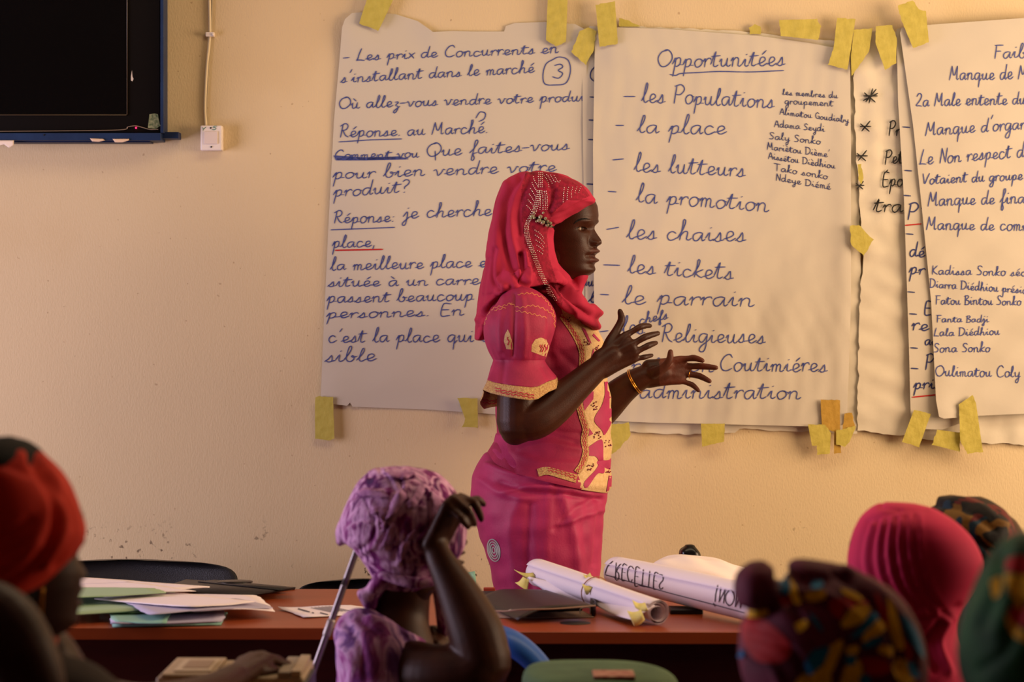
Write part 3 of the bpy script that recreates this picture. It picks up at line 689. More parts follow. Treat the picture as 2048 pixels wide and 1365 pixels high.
_s = [c for c in psh.children][0]; _V = np.array([tuple(v.co+ORI[_s.name]) for v in _s.data.vertices]); _F = [tuple(p.vertices) for p in _s.data.polygons]
_sf = Surf([(_V, _F)]); _q = [strip(_sf, [(596, 1219), (628, 1228)], 2.2, .0012, 2), strip(_sf, [(640, 1227), (656, 1231)], 2, .0012, 2)]+[strip(_sf, [(622+k*7, 1217-k*.6), (664+k*7, 1226-k*.6)], .9, .0012, 2) for k in range(6)]
_q = [q for q in _q if len(q[1])]
if _q: obj('printed_lines', *merge(_q), mat('printed_grey', (90, 84, 92), .6), psh, kind='stuff')
# tablet in its black case
tb = empty('tablet_case', on(470, 1180), 'black leatherette tablet case with silver tablet edge, on left table', 'tablet')
def slab(pts, h0, t, bev=.002):
    C = [on(px, py, h0) for px, py in pts]
    bm = bmesh.new(); vs = [bm.verts.new((c[0], c[1], TZ+h0)) for c in C]; f = bm.faces.new(vs)
    ex = bmesh.ops.extrude_face_region(bm, geom=[f]); bmesh.ops.translate(bm, vec=(0, 0, t), verts=[v for v in ex['geom'] if isinstance(v, bmesh.types.BMVert)])
    bmesh.ops.recalc_face_normals(bm, faces=bm.faces[:])
    if bev: bmesh.ops.bevel(bm, geom=bm.edges[:], offset=bev, segments=3, affect='EDGES')
    bm.verts.index_update(); V = np.array([tuple(v.co) for v in bm.verts]); Fc = [tuple(v.index for v in f.verts) for f in bm.faces]; bm.free(); return V, Fc
TC = [(330, 1178), (372, 1164), (592, 1180), (468, 1198)]
obj('back_cover', *slab(TC, 0, .006), M_leather, tb)
obj('tablet', *slab([(345, 1178), (380, 1168), (586, 1181), (470, 1195)], .0062, .008, .001), mat('tablet_aluminium', (206, 186, 160), .3, metal=.8), tb)
obj('front_cover', *slab([(x-2, y+(1 if y > 1190 else 0)) for x, y in TC], .0145, .005), M_leather, tb)
obj('flap', *slab([(395, 1165), (430, 1162), (592, 1177), (560, 1182)], .0197, .002, .0008), M_leather, tb)
obj('stand_disc', *tube([tuple(on(470, 1166, .02)[:2])+(TZ+.0205,), tuple(on(470, 1166, .02)[:2])+(TZ+.023,)], .04, 32, 3, ends=False), mat('dark_disc', (20, 18, 20), .25), tb)
obj('corner_tabs', *slab([(462, 1193), (470, 1190), (500, 1190), (470, 1196)], .004, .012, .0005), M_leather, tb, kind='stuff')
# binder
bd = empty('ring_binder', on(1070, 1238), 'black leatherette ring binder with beige edging, open end facing out', 'binder')
BC = [(940, 1183), (1098, 1182), (1191, 1228), (1000, 1232)]
M_edge = mat('beige_edging', (140, 112, 96), .6); M_bcov = mat('brown_black_leatherette', (40, 28, 30), .42, bump=.3, bscale=500)
obj('bottom_cover', *slab([(930, 1190), (1098, 1190), (1189, 1237), (996, 1238)], 0, .003, .001), M_edge, bd)
top_ = [on(x, y, .033) for x, y in [(948, 1176), (1090, 1180), (1190, 1213), (1000, 1214)]]
def cover(zt, t):
    C = [on(x, y, zt) for x, y in ((950, 1180), (1092, 1181), (1190, 1212), (1035, 1218))]
    V = []; n = 14
    for i in range(n+1):
        for j in range(n+1):
            u, v = i/n, j/n; p = C[0]*(1-u)*(1-v)+C[1]*u*(1-v)+C[2]*u*v+C[3]*(1-u)*v
            V.append((p[0], p[1], TZ+zt-.022*max(0, 1-u/.42)**1.6+.002*math.sin(3*u)))
    Fc = [(i*(n+1)+j, i*(n+1)+j+1, (i+1)*(n+1)+j+1, (i+1)*(n+1)+j) for i in range(n) for j in range(n)]
    return V, Fc
o = obj('top_cover', *cover(.031, .003), M_bcov, bd); solid(o, .0035, -1)
spine = slab([(1180, 1225), (1183, 1219), (1192, 1232), (1186, 1237)], 0, .030, .001)
obj('spine', *spine, M_bcov, bd)
for (x, y) in ((1025, 1226), (1170, 1222)):
    c = on(x, y, .01); obj('ring_clip', *tube([(c[0]-.01, c[1], TZ+.004), (c[0]-.009, c[1], TZ+.014), (c[0]+.009, c[1], TZ+.016), (c[0]+.011, c[1], TZ+.004)], .0012, 8, 14), M_silver, bd)
edge = [on(x, y, .031) for x, y in ((940, 1188), (962, 1202), (1005, 1214), (1040, 1218), (1110, 1217), (1190, 1212))]
pe = [(p[0], p[1]-.003, TZ+z) for p, z in zip(edge, (.012, .014, .022, .029, .030, .031))]
obj('edging', *tube(pe, .0016, 8, 40), M_edge, bd)
obj('pages', *slab([(960, 1190), (1090, 1190), (1165, 1222), (1020, 1226)], .004, .008, .001), mat('dark_pages', (40, 34, 36), .6), bd)
# teal card standing in the hand's shadow
tl = leaf([(915, 1140), (950, 1148), (958, 1192), (915, 1192)], .0, .0006, 'note_card', M_teal, 'pale teal card beside the black binder, by the woman\'s forearm', 'card')
for v, c in zip(tl.data.vertices, [None]*200): pass
C = [P(905, 1150, 5.95), P(950, 1143, 5.95), P(957, 1192, 5.80), P(905, 1192, 5.80)]
C[2].z = C[3].z = TZ+.001; me = tl.data; n = 10
for i in range(n+1):
    for j in range(n+1):
        u, v = i/n, j/n; p = C[0]*(1-u)*(1-v)+C[1]*u*(1-v)+C[2]*u*v+C[3]*(1-u)*v
        me.vertices[i*(n+1)+j].co = p+Vector((0, .004*math.sin(3*v), 0))-ORI[tl.name]
# rolled papers
def roll(A, B, ra, rb, turns=2.2, n=30, seg=24, gap=.004, wob=.0006):
    """a spirally rolled sheet from A to B, outer radius ra to rb"""
    A, B = np.array(A), np.array(B); t = (B-A)/np.linalg.norm(B-A); u = np.cross(t, (0, 0, 1)); u /= np.linalg.norm(u); v = np.cross(u, t)
    na = int(n*turns); V = []; Fc = []
    for i in range(seg+1):
        c = A+(B-A)*i/seg; r0 = ra+(rb-ra)*i/seg
        for k in range(na+1):
            a = 2*math.pi*k/n+.6; r = r0-gap*k/n*(1+.2*math.sin(a*1.3))+wob*math.sin(3*a+i*.3)
            V.append(c+u*r*math.cos(a)+v*r*math.sin(a))
    for i in range(seg):
        for k in range(na): b = i*(na+1)+k; Fc.append((b, b+1, b+na+2, b+na+1))
    return np.array(V), Fc
M_roll = mat('white_roll_paper', (226, 214, 224), .6, bump=.1, bscale=30)
r1A, r1B = on(1078, 1171), on(1313, 1249); r1A[2] = TZ+.033; r1B[2] = TZ+.026
A1 = np.array(P(1075, 1146, 5.98)); B1 = np.array(P(1316, 1227, 5.40)); A1[2] = max(A1[2], TZ+.0325); B1[2] = TZ+.0265
e = empty('paper_roll', ((A1[0]+B1[0])/2, (A1[1]+B1[1])/2, TZ), 'smaller paper roll with rubber band and yellow tape scraps, beside binder', 'paper')
v1, f1 = roll(A1, B1, .032, .0255, 3.2, gap=.0035)
o = obj('rolled_sheet', v1, f1, M_roll, e); solid(o, .0004, 0); rs1 = Surf([(v1, f1)])
# loose outer flap of the roll
def loose(pts_px, m=M_roll, name='loose_flap', par=e, n=10):
    C = [np.array(P(x, y, Y)) for x, y, Y in pts_px]; V = []
    for i in range(n+1):
        for j in range(n+1):
            u, v = i/n, j/n; p = C[0]*(1-u)*(1-v)+C[1]*u*(1-v)+C[2]*u*v+C[3]*(1-u)*v
            p = p+np.array((0, -.008*math.sin(math.pi*v), -.004*math.sin(math.pi*u))); p[2] = max(p[2], TZ+.001); V.append(p)
    Fc = [(i*(n+1)+j, i*(n+1)+j+1, (i+1)*(n+1)+j+1, (i+1)*(n+1)+j) for i in range(n) for j in range(n)]
    o = obj(name, V, Fc, m, par); solid(o, .0005, 0); return o
loose([(1050, 1152, 5.93), (1188, 1172, 5.72), (1192, 1218, 5.66), (1085, 1180, 5.86)])
loose([(1190, 1168, 5.72), (1310, 1212, 5.39), (1262, 1240, 5.385), (1192, 1212, 5.62)])
M_tapec = mat('pale_yellow_tape', (220, 208, 130), .6, bump=.3, bscale=80)
for pts in ([(1028, 1140, 5.93), (1066, 1146, 5.93), (1070, 1155, 5.92), (1056, 1158, 5.92)], [(1030, 1166, 5.90), (1046, 1154, 5.90), (1058, 1160, 5.90), (1054, 1182, 5.88)],
            [(1166, 1149, 5.72), (1180, 1146, 5.72), (1186, 1158, 5.70), (1170, 1156, 5.70)], [(1164, 1168, 5.66), (1188, 1170, 5.66), (1182, 1180, 5.655), (1172, 1190, 5.65)],
            [(1264, 1200, 5.42), (1290, 1206, 5.40), (1296, 1222, 5.38), (1270, 1216, 5.39)], [(1254, 1222, 5.385), (1282, 1220, 5.38), (1290, 1240, 5.37), (1268, 1253, 5.37)]):
    loose(pts, M_tapec, 'tape_scrap', n=5)
M_band = mat('brown_rubber', (150, 92, 60), .6)
cN = A1+(B1-A1)*.505; tt = (B1-A1)/np.linalg.norm(B1-A1); u_ = np.cross(tt, (0, 0, 1)); u_ /= np.linalg.norm(u_); v_ = np.cross(u_, tt)
obj('rubber_band', *tube([cN+u_*.0318*math.cos(a)+v_*.0318*math.sin(a)+tt*.004*math.sin(a) for a in np.linspace(0, 2*math.pi, 30)], .0012, 8, 60, ends=False), M_band, e)
A2 = np.array(P(1234, 1147, 5.95)); B2 = np.array(P(1560, 1240, 5.33)); A2[2] = max(A2[2], TZ+.038); B2[2] = TZ+.0405
e2r = empty('paper_roll', ((A2[0]+B2[0])/2, (A2[1]+B2[1])/2, TZ), 'large paper roll with upside-down black lettering, right of the smaller roll', 'paper')
v2, f2 = roll(A2, B2, .0375, .0400, 2.1, n=40)
o = obj('rolled_sheet', v2, f2, M_roll, e2r); solid(o, .0005, 0); rs2 = Surf([(v2, f2)])
Lr = write('RECETTES', 1231, 1126, 1330, 1152, 16, slant=-.12, flip=-1)+write('NOM', 1440, 1176, 1492, 1190, 15, slant=-.2, flip=-1)
Lr += [catmull([(1226, 1124), (1216, 1134), (1211, 1148)], 10), np.array([(1211, 1150), (1260, 1164), (1345, 1188), (1430, 1210), (1490, 1226)]), np.array([(1436, 1172), (1432, 1190), (1431, 1204)]), np.array([(1428, 1207), (1431, 1213)])]
obj('lettering', *inkmesh(Lr, rs2.hit, 1.8, .0015), mat('soft_black_ink', (62, 54, 70), .5), e2r, kind='stuff')
# white plastic bag with its black knot, black pouch below the roll
bagp = sect([(1350, 1112, 1382, 1112, .01), (1325, 1118, 1410, 1116, .03), (1305, 1130, 1450, 1125, .05), (1300, 1150, 1500, 1142, .065), (1300, 1176, 1530, 1170, .07), (1305, 1183, 1520, 1183, .06)], 6.03, 60, 30)
bagp = (np.c_[bagp[0][:,:2], np.maximum(bagp[0][:,2], TZ+.001)], bagp[1]); bv = wrinkle(*bagp, .004, .06, 5)
bv[:,2] = np.maximum(bv[:,2], TZ+.001)
tag(obj('plastic_bag', bv, bagp[1], mat('white_bag', (230, 216, 214), .5)), 'white bag lying behind the large paper roll', 'bag')
k = sect([(1375, 1097, 1394, 1098, .012), (1366, 1108, 1402, 1108, .022), (1362, 1122, 1408, 1122, .026), (1360, 1150, 1412, 1150, .028), (1362, 1176, 1408, 1176, .026)], 6.07, 30, 20)
kv = wrinkle(*k, .003, .03, 2); kz = kv[:,2]; kv[:,2] = TZ+.001+(kz-kz.min())*(k[0][:,2].max()-TZ)/(kz.max()-kz.min())
kv[:,1] += .085
tag(obj('black_pouch', kv, k[1], mat('glossy_black_bag', (14, 13, 15), .25)), 'crumpled black plastic bag top sticking up behind white bag', 'bag')
bp = box(*P(1340, 0, 5.62).xy[:1], P(1405, 0, 5.62).x, 5.60, 5.68, TZ, TZ+.010, .003)
tag(obj('phone_pouch', *bp, M_black), 'small black pouch on the table under the large roll', 'pouch')
# ------------------------------------------------------------------ a head with a face (local: x forward, z up from the chin, nasion at x = 0)
def interp(tab, z):
    t = np.array(tab); return np.interp(z, t[:,0], t[:,1]) if False else smoothi(t, z)
def smoothi(t, z):
    # monotone-ish smooth interpolation: linear, then blurred
    zz = np.linspace(t[0,0], t[-1,0], 300); v = np.interp(zz, t[:,0], t[:,1])
    k = np.hanning(13); k /= k.sum(); v = np.convolve(np.pad(v, 6, mode='edge'), k, 'valid'); return np.interp(z, zz, v)
def head(nz=230, nt=220, mouth=1.0):
    zs = np.concatenate([np.linspace(-.07, 0, nz//8, endpoint=False), np.linspace(0, .145, int(nz*.68), endpoint=False), np.linspace(.145, .2345, nz//5)])
    s = np.linspace(-1, 1, nt, endpoint=False); th = math.pi*(.38*s+.62*s**3)      # dense in front
    f = smoothi(np.array([(-.07,-.088),(-.03,-.060),(-.02,-.052),(-.008,-.040),(0,-.016),(.006,-.006),(.013,-.002),(.025,-.004),(.045,-.003),(.067,.000),(.085,-.001),(.108,-.004),(.126,.003),(.142,.006),(.165,.003),(.19,-.010),(.21,-.030),(.225,-.055),(.2345,-.095)]), zs)
    b = smoothi(np.array([(-.07,-.125),(-.03,-.145),(0,-.150),(.04,-.165),(.08,-.182),(.12,-.190),(.16,-.184),(.19,-.170),(.21,-.150),(.225,-.128),(.2345,-.105)]), zs)
    w = smoothi(np.array([(-.07,.022),(-.03,.044),(-.02,.048),(0,.043),(.008,.049),(.02,.054),(.045,.060),(.067,.065),(.085,.068),(.108,.070),(.126,.071),(.16,.072),(.19,.067),(.21,.056),(.225,.038),(.2345,.006)]), zs)
    e = 2.25; R = []
    Z = np.repeat(zs[:,None], nt, 1); c = ((f+b)/2)[:,None]*0 + np.minimum(-.085, (f+b)/2)[:,None]*.5+((f+b)/2)[:,None]*.5
    ct, st = np.cos(th)[None,:], np.sin(th)[None,:]
    X = c+np.where(ct > 0, f[:,None]-c, c-b[:,None])*np.sign(ct)*np.abs(ct)**(2/e); Y = w[:,None]*np.sign(st)*np.abs(st)**(2/e)
    fr = np.clip(ct*1.6, 0, 1)
    g = lambda y0, z0, sy, sz: np.exp(-((np.abs(Y)-y0)/sy)**2-((Z-z0)/sz)**2) if y0 else np.exp(-(Y/sy)**2-((Z-z0)/sz)**2)
    nh = smoothi(np.array([(.060,0),(.068,.001),(.072,.012),(.077,.0185),(.081,.0195),(.086,.0175),(.094,.0125),(.102,.008),(.110,.004),(.119,.001),(.126,0)]), zs)[:,None]
    ns = np.interp(Z, [.068,.08,.095,.12], [.0130,.0120,.0080,.0065])
    X = X+fr*(nh*np.exp(-(Y/ns)**2)
        +.0100*g(.0140,.0765,.0062,.0066)-.005*g(.0070,.0690,.0034,.0028)-.003*g(.021,.078,.005,.010)
        +.0065*g(0,.047,.028,.021)                                        # muzzle
        +.0110*g(0,.0572,.0175,.0056)-.0015*g(0,.062,.0030,.006)          # upper lip, philtrum
        +.0115*g(0,.0348,.0165,.0062)-.0175*mouth*g(0,.0462,.0145,.0040)  # lower lip, parted mouth
        -.0030*g(.026,.046,.005,.006)-.0035*g(0,.0265,.018,.0055)+.0040*g(0,.013,.016,.010)
        +.0035*g(.046,.086,.015,.016)-.0075*g(.0315,.1105,.0140,.0085)-.003*g(.018,.112,.006,.008)
        +.0030*g(.028,.1275,.018,.0050)+.0012*g(.031,.101,.012,.004))
    # eyelids swelling over the eyeballs, almond opening between them
    ex, ey, ez = EYE
    dy = np.abs(Y)-ey; dz = Z-ez; rr = dy*dy+dz*dz; lid = ex+np.sqrt(np.clip(.0134**2-rr, 0, None))
    blend = np.clip((.0125**2-rr)/(.0125**2)*2.2, 0, 1)*(ct > .2)
    X = np.where(blend > 0, np.maximum(X, X*(1-blend)+lid*blend), X)
    almond = (np.abs(dz+.0006*0) < .0046*np.clip(1-(dy/.0135)**2, 0, 1)) & (ct > .2)
    X = np.where(almond, X-.0050, X)
    rings = [np.stack([X[i], Y[i], Z[i]], 1) for i in range(len(zs))]
    return skin_rings(rings)
EYE = (-.0285, .0315, .1095)
def face_frame(origin, yaw, pitch=0, roll=0, scale=1):
    return Matrix.Translation(origin)@Matrix.Rotation(yaw, 4, 'Z')@Matrix.Rotation(-pitch, 4, 'Y')@Matrix.Rotation(roll, 4, 'X')@Matrix.Scale(scale, 4)
def eyes(M, parent, look=.15):
    for sd in (-1, 1):
        R = []; V, Fc = ball((0, 0, 0), .0118, 24)
        Rm = Matrix.Rotation(look, 4, 'Z')@Matrix.Rotation(math.pi/2, 4, 'Y')       # poles along x: iris rings around the gaze
        V2, _ = xform((V, Fc), Matrix.Translation((EYE[0], sd*EYE[1], EYE[2]))@Rm)
        c = np.array((EYE[0], sd*EYE[1], EYE[2])); gz = np.array((math.cos(look), math.sin(look), 0))
        mi = []
        for q in Fc:
            m = np.mean([V2[i] for i in q], 0)-c; cosang = m@gz/np.linalg.norm(m); mi.append(2 if cosang > .975 else 1 if cosang > .86 else 0)
        VV, _ = xform((V2, Fc), M)
        obj('eye', VV, Fc, [M_white, M_iris, M_black], parent, mi=mi)

def hand(wrist, mcp, pip, tips, thumb, rw=.024, rf=.0074, flat=.62, near=None):
    """palm and five fingers as tubes to be fused: wrist point, 4 knuckles, 4 middle joints, 4 tips, thumb chain"""
    T = []; wc = np.array(tuple(wrist)); m = [np.array(tuple(p)) for p in mcp]
    ctr = (m[0]+m[3])/2
    side = (m[0]-m[3]); side /= np.linalg.norm(side)
    for i in range(4):
        start = wc+side*rw*(.55-.37*i)
        T.append(tube([start, start*.5+m[i]*.5, m[i]], [rw*.60, .0125, .0098], 12, 10))
    T.append(tube([(m[0]+m[1])/2, (wc+ctr)/2], [.0095, .014], 12, 6)); T.append(tube([(m[2]+m[3])/2, (wc+ctr)/2], [.009, .014], 12, 6)); T.append(tube([(m[1]+m[2])/2, (wc+ctr)/2], [.0095, .014], 12, 6))
    k = [1.0, 1.05, 1.0, .86]
    for i in range(4):
        a, b, c = m[i], np.array(tuple(pip[i])), np.array(tuple(tips[i])); d = b+(c-b)*.52+(b-a)*.06
        T.append(tube([a, a*.5+b*.5, b, d, c], [rf*1.18*k[i], rf*1.0*k[i], rf*1.08*k[i], rf*.95*k[i], rf*.80*k[i]], 12, 22))
    t = [np.array(tuple(p)) for p in thumb]
    T.append(tube([wc*.6+t[0]*.4]+t, [.016, .0150, .0108, .0095, .0070][:len(t)+1], 12, 26))
    T.append(tube([t[0]*.6+t[1]*.4, m[0]*.75+wc*.25], [.010, .0085], 12, 6))
    return T

# ------------------------------------------------------------------ the standing woman
YW = 6.42
pw = empty('person', P(1085, 0, YW)*1, 'standing woman in crimson headscarf and pink dress with gold trim, gesturing', 'person')
pw.location = (P(1085, 700, YW).x, YW, 0); ORI[pw.name] = Vector(pw.location)
# head
ya = math.radians(-24); HO = P(1188, 551, YW-.04)
HM = face_frame(HO, ya, 0, 0, 1.0)
hv, hf = xform(head(), HM)
# arms and hands
def PY(px, py, dy): return P(px, py, YW+dy)
near = [tube([PY(1064, 622, -.12), PY(1045, 680, -.17), PY(1037, 770, -.20), PY(1036, 845, -.21)], [.036, .046, .048, .050], 20, 16),
        tube([PY(1036, 842, -.21), PY(1068, 838, -.21), PY(1105, 815, -.20), PY(1150, 776, -.19), PY(1195, 736, -.18), PY(1228, 710, -.18)], [.047, .049, .045, .036, .0285, .021], 20, 28),
        ball(PY(1030, 862, -.21), .034, 12)]
near += hand(PY(1203, 729, -.18), [PY(1251, 671, -.170), PY(1263, 690, -.185), PY(1270, 705, -.183), PY(1268, 719, -.176)],
    [PY(1281, 654, -.165), PY(1289, 675, -.180), PY(1296, 692, -.178), PY(1288, 715, -.172)],
    [PY(1300, 652, -.145), PY(1316, 667, -.160), PY(1312, 686, -.158), PY(1304, 711, -.155)],
    [PY(1222, 684, -.165), PY(1234, 660, -.155), PY(1243, 640, -.150), PY(1240, 623, -.148)], rw=.030, rf=.0076)
far = [tube([PY(1120, 640, .14), PY(1130, 750, .17), PY(1160, 860, .17)], [.048, .045, .043], 20, 14),
       tube([PY(1160, 862, .17), PY(1205, 818, .15), PY(1250, 777, .13), PY(1290, 753, .12), PY(1330, 746, .12)], [.044, .043, .034, .0275, .020], 20, 24)]
far += hand(PY(1298, 748, .12), [PY(1362, 719, .115), PY(1369, 733, .125), PY(1370, 748, .125), PY(1362, 762, .120)],
    [PY(1388, 716.5, .105), PY(1401, 733, .115), PY(1397, 752, .115), PY(1384, 770, .110)],
    [PY(1405, 722, .09), PY(1432, 736, .10), PY(1419, 763, .095), PY(1397, 782, .095)],
    [PY(1310, 745, .095), PY(1327, 735, .085), PY(1339, 720, .080), PY(1341, 704, .080)], rw=.031, rf=.0078)
av, af = remesh(near, .0022, 15); bv_, bf_ = remesh(far, .0022, 13)
# palm side of the far hand is lighter skin
Q = pix(bv_); Nn = normals(bv_, bf_)
palm_v = (Q[:,0] > 1318) & (Nn[:,1] < .15)
trunk = [sect([(1085, 560, 1140, 560, .05), (1075, 590, 1140, 600, .07), (1040, 640, 1160, 640, .11), (1010, 720, 1185, 720, .11), (1015, 850, 1195, 850, .11), (985, 960, 1190, 960, .13), (990, 1050, 1180, 1050, .14)], YW, 40, 30),
    tube([PY(1075, 1040, -.06), PY(1075, 1300, -.07), (pw.location.x-.01, YW-.10, .10)], [.07, .055, .045], 16, 14), tube([PY(1110, 1040, .07), PY(1120, 1300, .10), (pw.location.x+.05, YW+.09, .10)], [.07, .055, .045], 16, 14),
    tube([(pw.location.x-.04, YW-.10, .045), (pw.location.x+.06, YW-.12, .04), (pw.location.x+.17, YW-.14, .025)], [.042, .036, .026], 14, 12), tube([(pw.location.x+.02, YW+.09, .045), (pw.location.x+.12, YW+.08, .04), (pw.location.x+.22, YW+.07, .025)], [.042, .036, .026], 14, 12),
    tube([PY(1120, 500, -.02), PY(1105, 560, 0), PY(1090, 620, 0)], [.052, .055, .07], 20, 8), tube([PY(1070, 625, -.10), PY(1110, 625, .10)], [.04, .04], 16, 8)]
tv_, tf_ = remesh(trunk, .009, 3)
V, Fc = merge([(hv, hf), (av, af), (bv_, bf_), (tv_, tf_)])
# materials: skin, lips, palm
loc = np.linalg.inv(np.array(HM))@np.hstack([hv, np.ones((len(hv), 1))]).T; lx, ly, lz = loc[:3]
lipv = ((np.abs(ly) < .023) & (lx > -.012) & ((((lz-.0570)/.0066)**2+(ly/.0235)**2 < 1) | (((lz-.0352)/.0078)**2+(ly/.0215)**2 < 1) | ((np.abs(lz-.0465) < .006) & (np.abs(ly) < .018))))
flag = np.zeros(len(V), int); flag[:len(hv)][lipv] = 1; o1 = len(hv)+len(av); flag[o1:o1+len(bv_)][palm_v] = 2
mi = [max(flag[i] for i in q) if min(flag[i] for i in q) > 0 else 0 for q in Fc]
body = obj('body', V, Fc, [M_skin, M_lip, M_palm], pw, mi=mi)
eyes(HM, body, .12)
br = []
for sd in (-1, 1):
    pts = [(.0035-.10*max(0, abs(y)-.02)**1.3*3, sd*y, z) for y, z in ((.011, .123), (.020, .1275), (.030, .1295), (.040, .1275), (.047, .122))]
    v = [Matrix(HM)@Vector(p) for p in pts]; br.append(v)
hs = Surf([(hv, hf)])
for nm, pts, wd in (('eyebrow', [(1147, 449), (1153, 443), (1163, 438.5), (1173, 438), (1180, 440)], 3.2),):
    q = strip(hs, pts, wd, .0006, 1.2, taper=True); obj(nm, *q, M_hair, body)
lash = strip(hs, [(1150, 459), (1156, 455.5), (1164, 454), (1172, 456), (1176, 460)], 1.6, .0012, 1.0, taper=True); obj('eyelashes', *lash, M_black, body)

# skirt
SK = [(992, 868, 1216, 868, .125), (984, 890, 1220, 890, .135), (966, 912, 1221, 910, .150), (951, 934, 1221, 935, .165), (943, 964, 1218, 964, .178), (942, 995, 1213, 995, .185), (947, 1036, 1207, 1036, .190), (955, 1060, 1205, 1065, .188), (966, 1090, 1203, 1104, .184), (981, 1138, 1200, 1140, .178), (988, 1179, 1198, 1179, .174),
      (998, 1260, 1195, 1260, .165), (1010, 1400, 1190, 1400, .155), (1020, 1560, 1188, 1560, .15), (1015, 1700, 1195, 1700, .15)]
sk = sect(SK, YW, 120, 150, e=2.25, wob=lambda t, a: 1+.008*np.sin(9*a)*t+.03*max(0, t-.6)*np.sin(7*a+1))
kl = []
for p, s_, a_ in ([[(975, 930), (1030, 950), (1090, 960), (1150, 975)], 6, .005], [[(1000, 965), (1060, 985), (1130, 990), (1200, 1000)], 5, -.005], [[(1010, 985), (1060, 975), (1120, 978), (1180, 990)], 5, .005],
                  [[(1200, 1000), (1150, 1020), (1110, 1060)], 6, -.004], [[(1205, 1022), (1160, 1035), (1120, 1050)], 5, .004], [[(1100, 965), (1095, 1060), (1092, 1180)], 5, .003], [[(1125, 990), (1150, 1080), (1160, 1180)], 9, .006], [[(975, 900), (1000, 930), (1050, 950)], 5, -.004],
                  [[(960, 960), (1010, 990), (1060, 1000)], 7, .004], [[(1040, 1000), (1020, 1060), (1030, 1180)], 10, .004], [[(1201, 1000), (1196, 1060), (1190, 1130)], 5, -.005], [[(1060, 1010), (1056, 1100), (1062, 1180)], 8, -.005], [[(1180, 1005), (1170, 1060), (1182, 1140)], 7, -.004]):
    kl.append((p, s_, a_))
skv = crease(sk[0], sk[1], [(p, q, a*1.4) for p, q, a in kl]); skv = wrinkle(skv, sk[1], .0014, .05, 4, (0, .2, 1))
skirt = obj('skirt', skv, sk[1], M_skirt, pw)
ss = Surf([(skv, sk[1])])
med = []
for k, (rx, ry) in enumerate(((12, 22), (9, 17), (6, 12), (3, 6))):
    a = np.linspace(0, 2*math.pi, 30); med.append(strip(ss, np.stack([988+rx*np.cos(a)+.25*ry*np.sin(a)*.6, 1101+ry*np.sin(a)], 1), 2.4, .0012, 2, smooth=False))
obj('embroidered_medallion', *merge(med), M_silver, skirt, kind='stuff')

# blouse torso
BL = [(1040, 566, 1120, 566, .05), (1005, 580, 1150, 580, .12), (996, 600, 1172, 600, .15), (992, 635, 1188, 635, .145), (988, 660, 1196, 660, .150), (988, 680, 1206, 680, .152), (989, 710, 1211, 710, .150), (990, 740, 1213, 740, .146), (990, 765, 1216, 765, .142), (990, 805, 1221, 805, .136), (992, 845, 1223, 845, .133),
      (993, 872, 1222, 872, .133), (982, 893, 1224, 893, .142), (972, 910, 1223, 912, .154), (962, 930, 1219, 930, .170), (965, 938, 1222, 946, .180), (975, 932, 1224, 968, .186), (985, 930, 1216, 984, .188)]
bl = sect(BL, YW, 150, 170, e=2.25)
bl_lines = [([(1205, 700), (1150, 690), (1110, 705)], 9, .003), ([(1100, 640), (1098, 700), (1110, 740)], 8, -.006), ([(1115, 700), (1150, 735), (1165, 745)], 6, -.003), ([(1030, 880), (1090, 870), (1150, 885)], 6, -.004), ([(1040, 900), (1090, 888), (1160, 900)], 6, .004),
    ([(1090, 850), (1120, 865), (1160, 868)], 5, -.003), ([(1020, 905), (1080, 925), (1150, 930)], 8, .003), ([(1000, 880), (1020, 915), (1030, 940)], 6, -.004), ([(1218, 930), (1210, 928), (1200, 926)], 5, -.004), ([(1170, 780), (1200, 790), (1222, 800)], 10, .003)]
blv = crease(bl[0], bl[1], bl_lines); blv = wrinkle(blv, bl[1], .0012, .045, 8, (0, .2, 1))
Qb = pix(blv); cen = np.array([Qb[list(q)].mean(0) for q in bl[1]]); side = [(1124, 600), (1124, 632), (1139, 653), (1153, 676), (1163.6, 702), (1164, 732), (1162, 770), (1158, 802), (1163.6, 832), (1171, 858), (1168, 881), (1171, 905), (1165, 928), (1153, 946), (1162, 974), (1162, 1000)]
panel = inpoly(cen, side+[(1260, 1000), (1260, 600)]); 
blouse = obj('blouse', blv, bl[1], [M_blouse, M_gold], pw, mi=[int(k) for k in panel])
bs = Surf([(blv, bl[1])])
for pl in ([(1168, 788), (1187, 783), (1186, 799), (1168, 823), (1166, 806)], [(1208, 764), (1217, 768), (1224, 811), (1223, 843), (1209, 870), (1203, 861), (1188, 840), (1203, 811), (1209, 788)], [(1177, 855), (1186, 868), (1177, 873)],
           [(1175, 896), (1197, 881), (1205, 884), (1206, 917), (1208, 946), (1194, 949), (1174, 976), (1168, 966), (1191, 940), (1197, 925), (1191, 914), (1177, 911)], [(1217, 952), (1223, 952), (1222, 978), (1212, 984)],
           [(1181, 717), (1186, 697), (1190, 708)], [(1162, 655), (1170, 659), (1183, 688), (1176, 684)], [(1187, 668), (1200, 682), (1197, 684), (1184, 672)]):
    obj('pink_inlay', *patch(bs, pl, .0012, 4, smooth=len(pl) > 5), M_skirt, blouse, smooth=True)
tr = side[1:-2]
obj('side_trim', *strip(bs, tr, 13, .0018, 2.5), M_trim, blouse)
def wavy(pts, amp, per, n=200):
    c = catmull(pts, n); L = np.r_[0, np.cumsum(np.linalg.norm(np.diff(c, axis=0), axis=1))]; t = np.gradient(c, axis=0); t /= np.linalg.norm(t, axis=1)[:,None]
    return c+np.stack([-t[:,1], t[:,0]], 1)*(amp*np.sin(L/per*2*math.pi))[:,None]
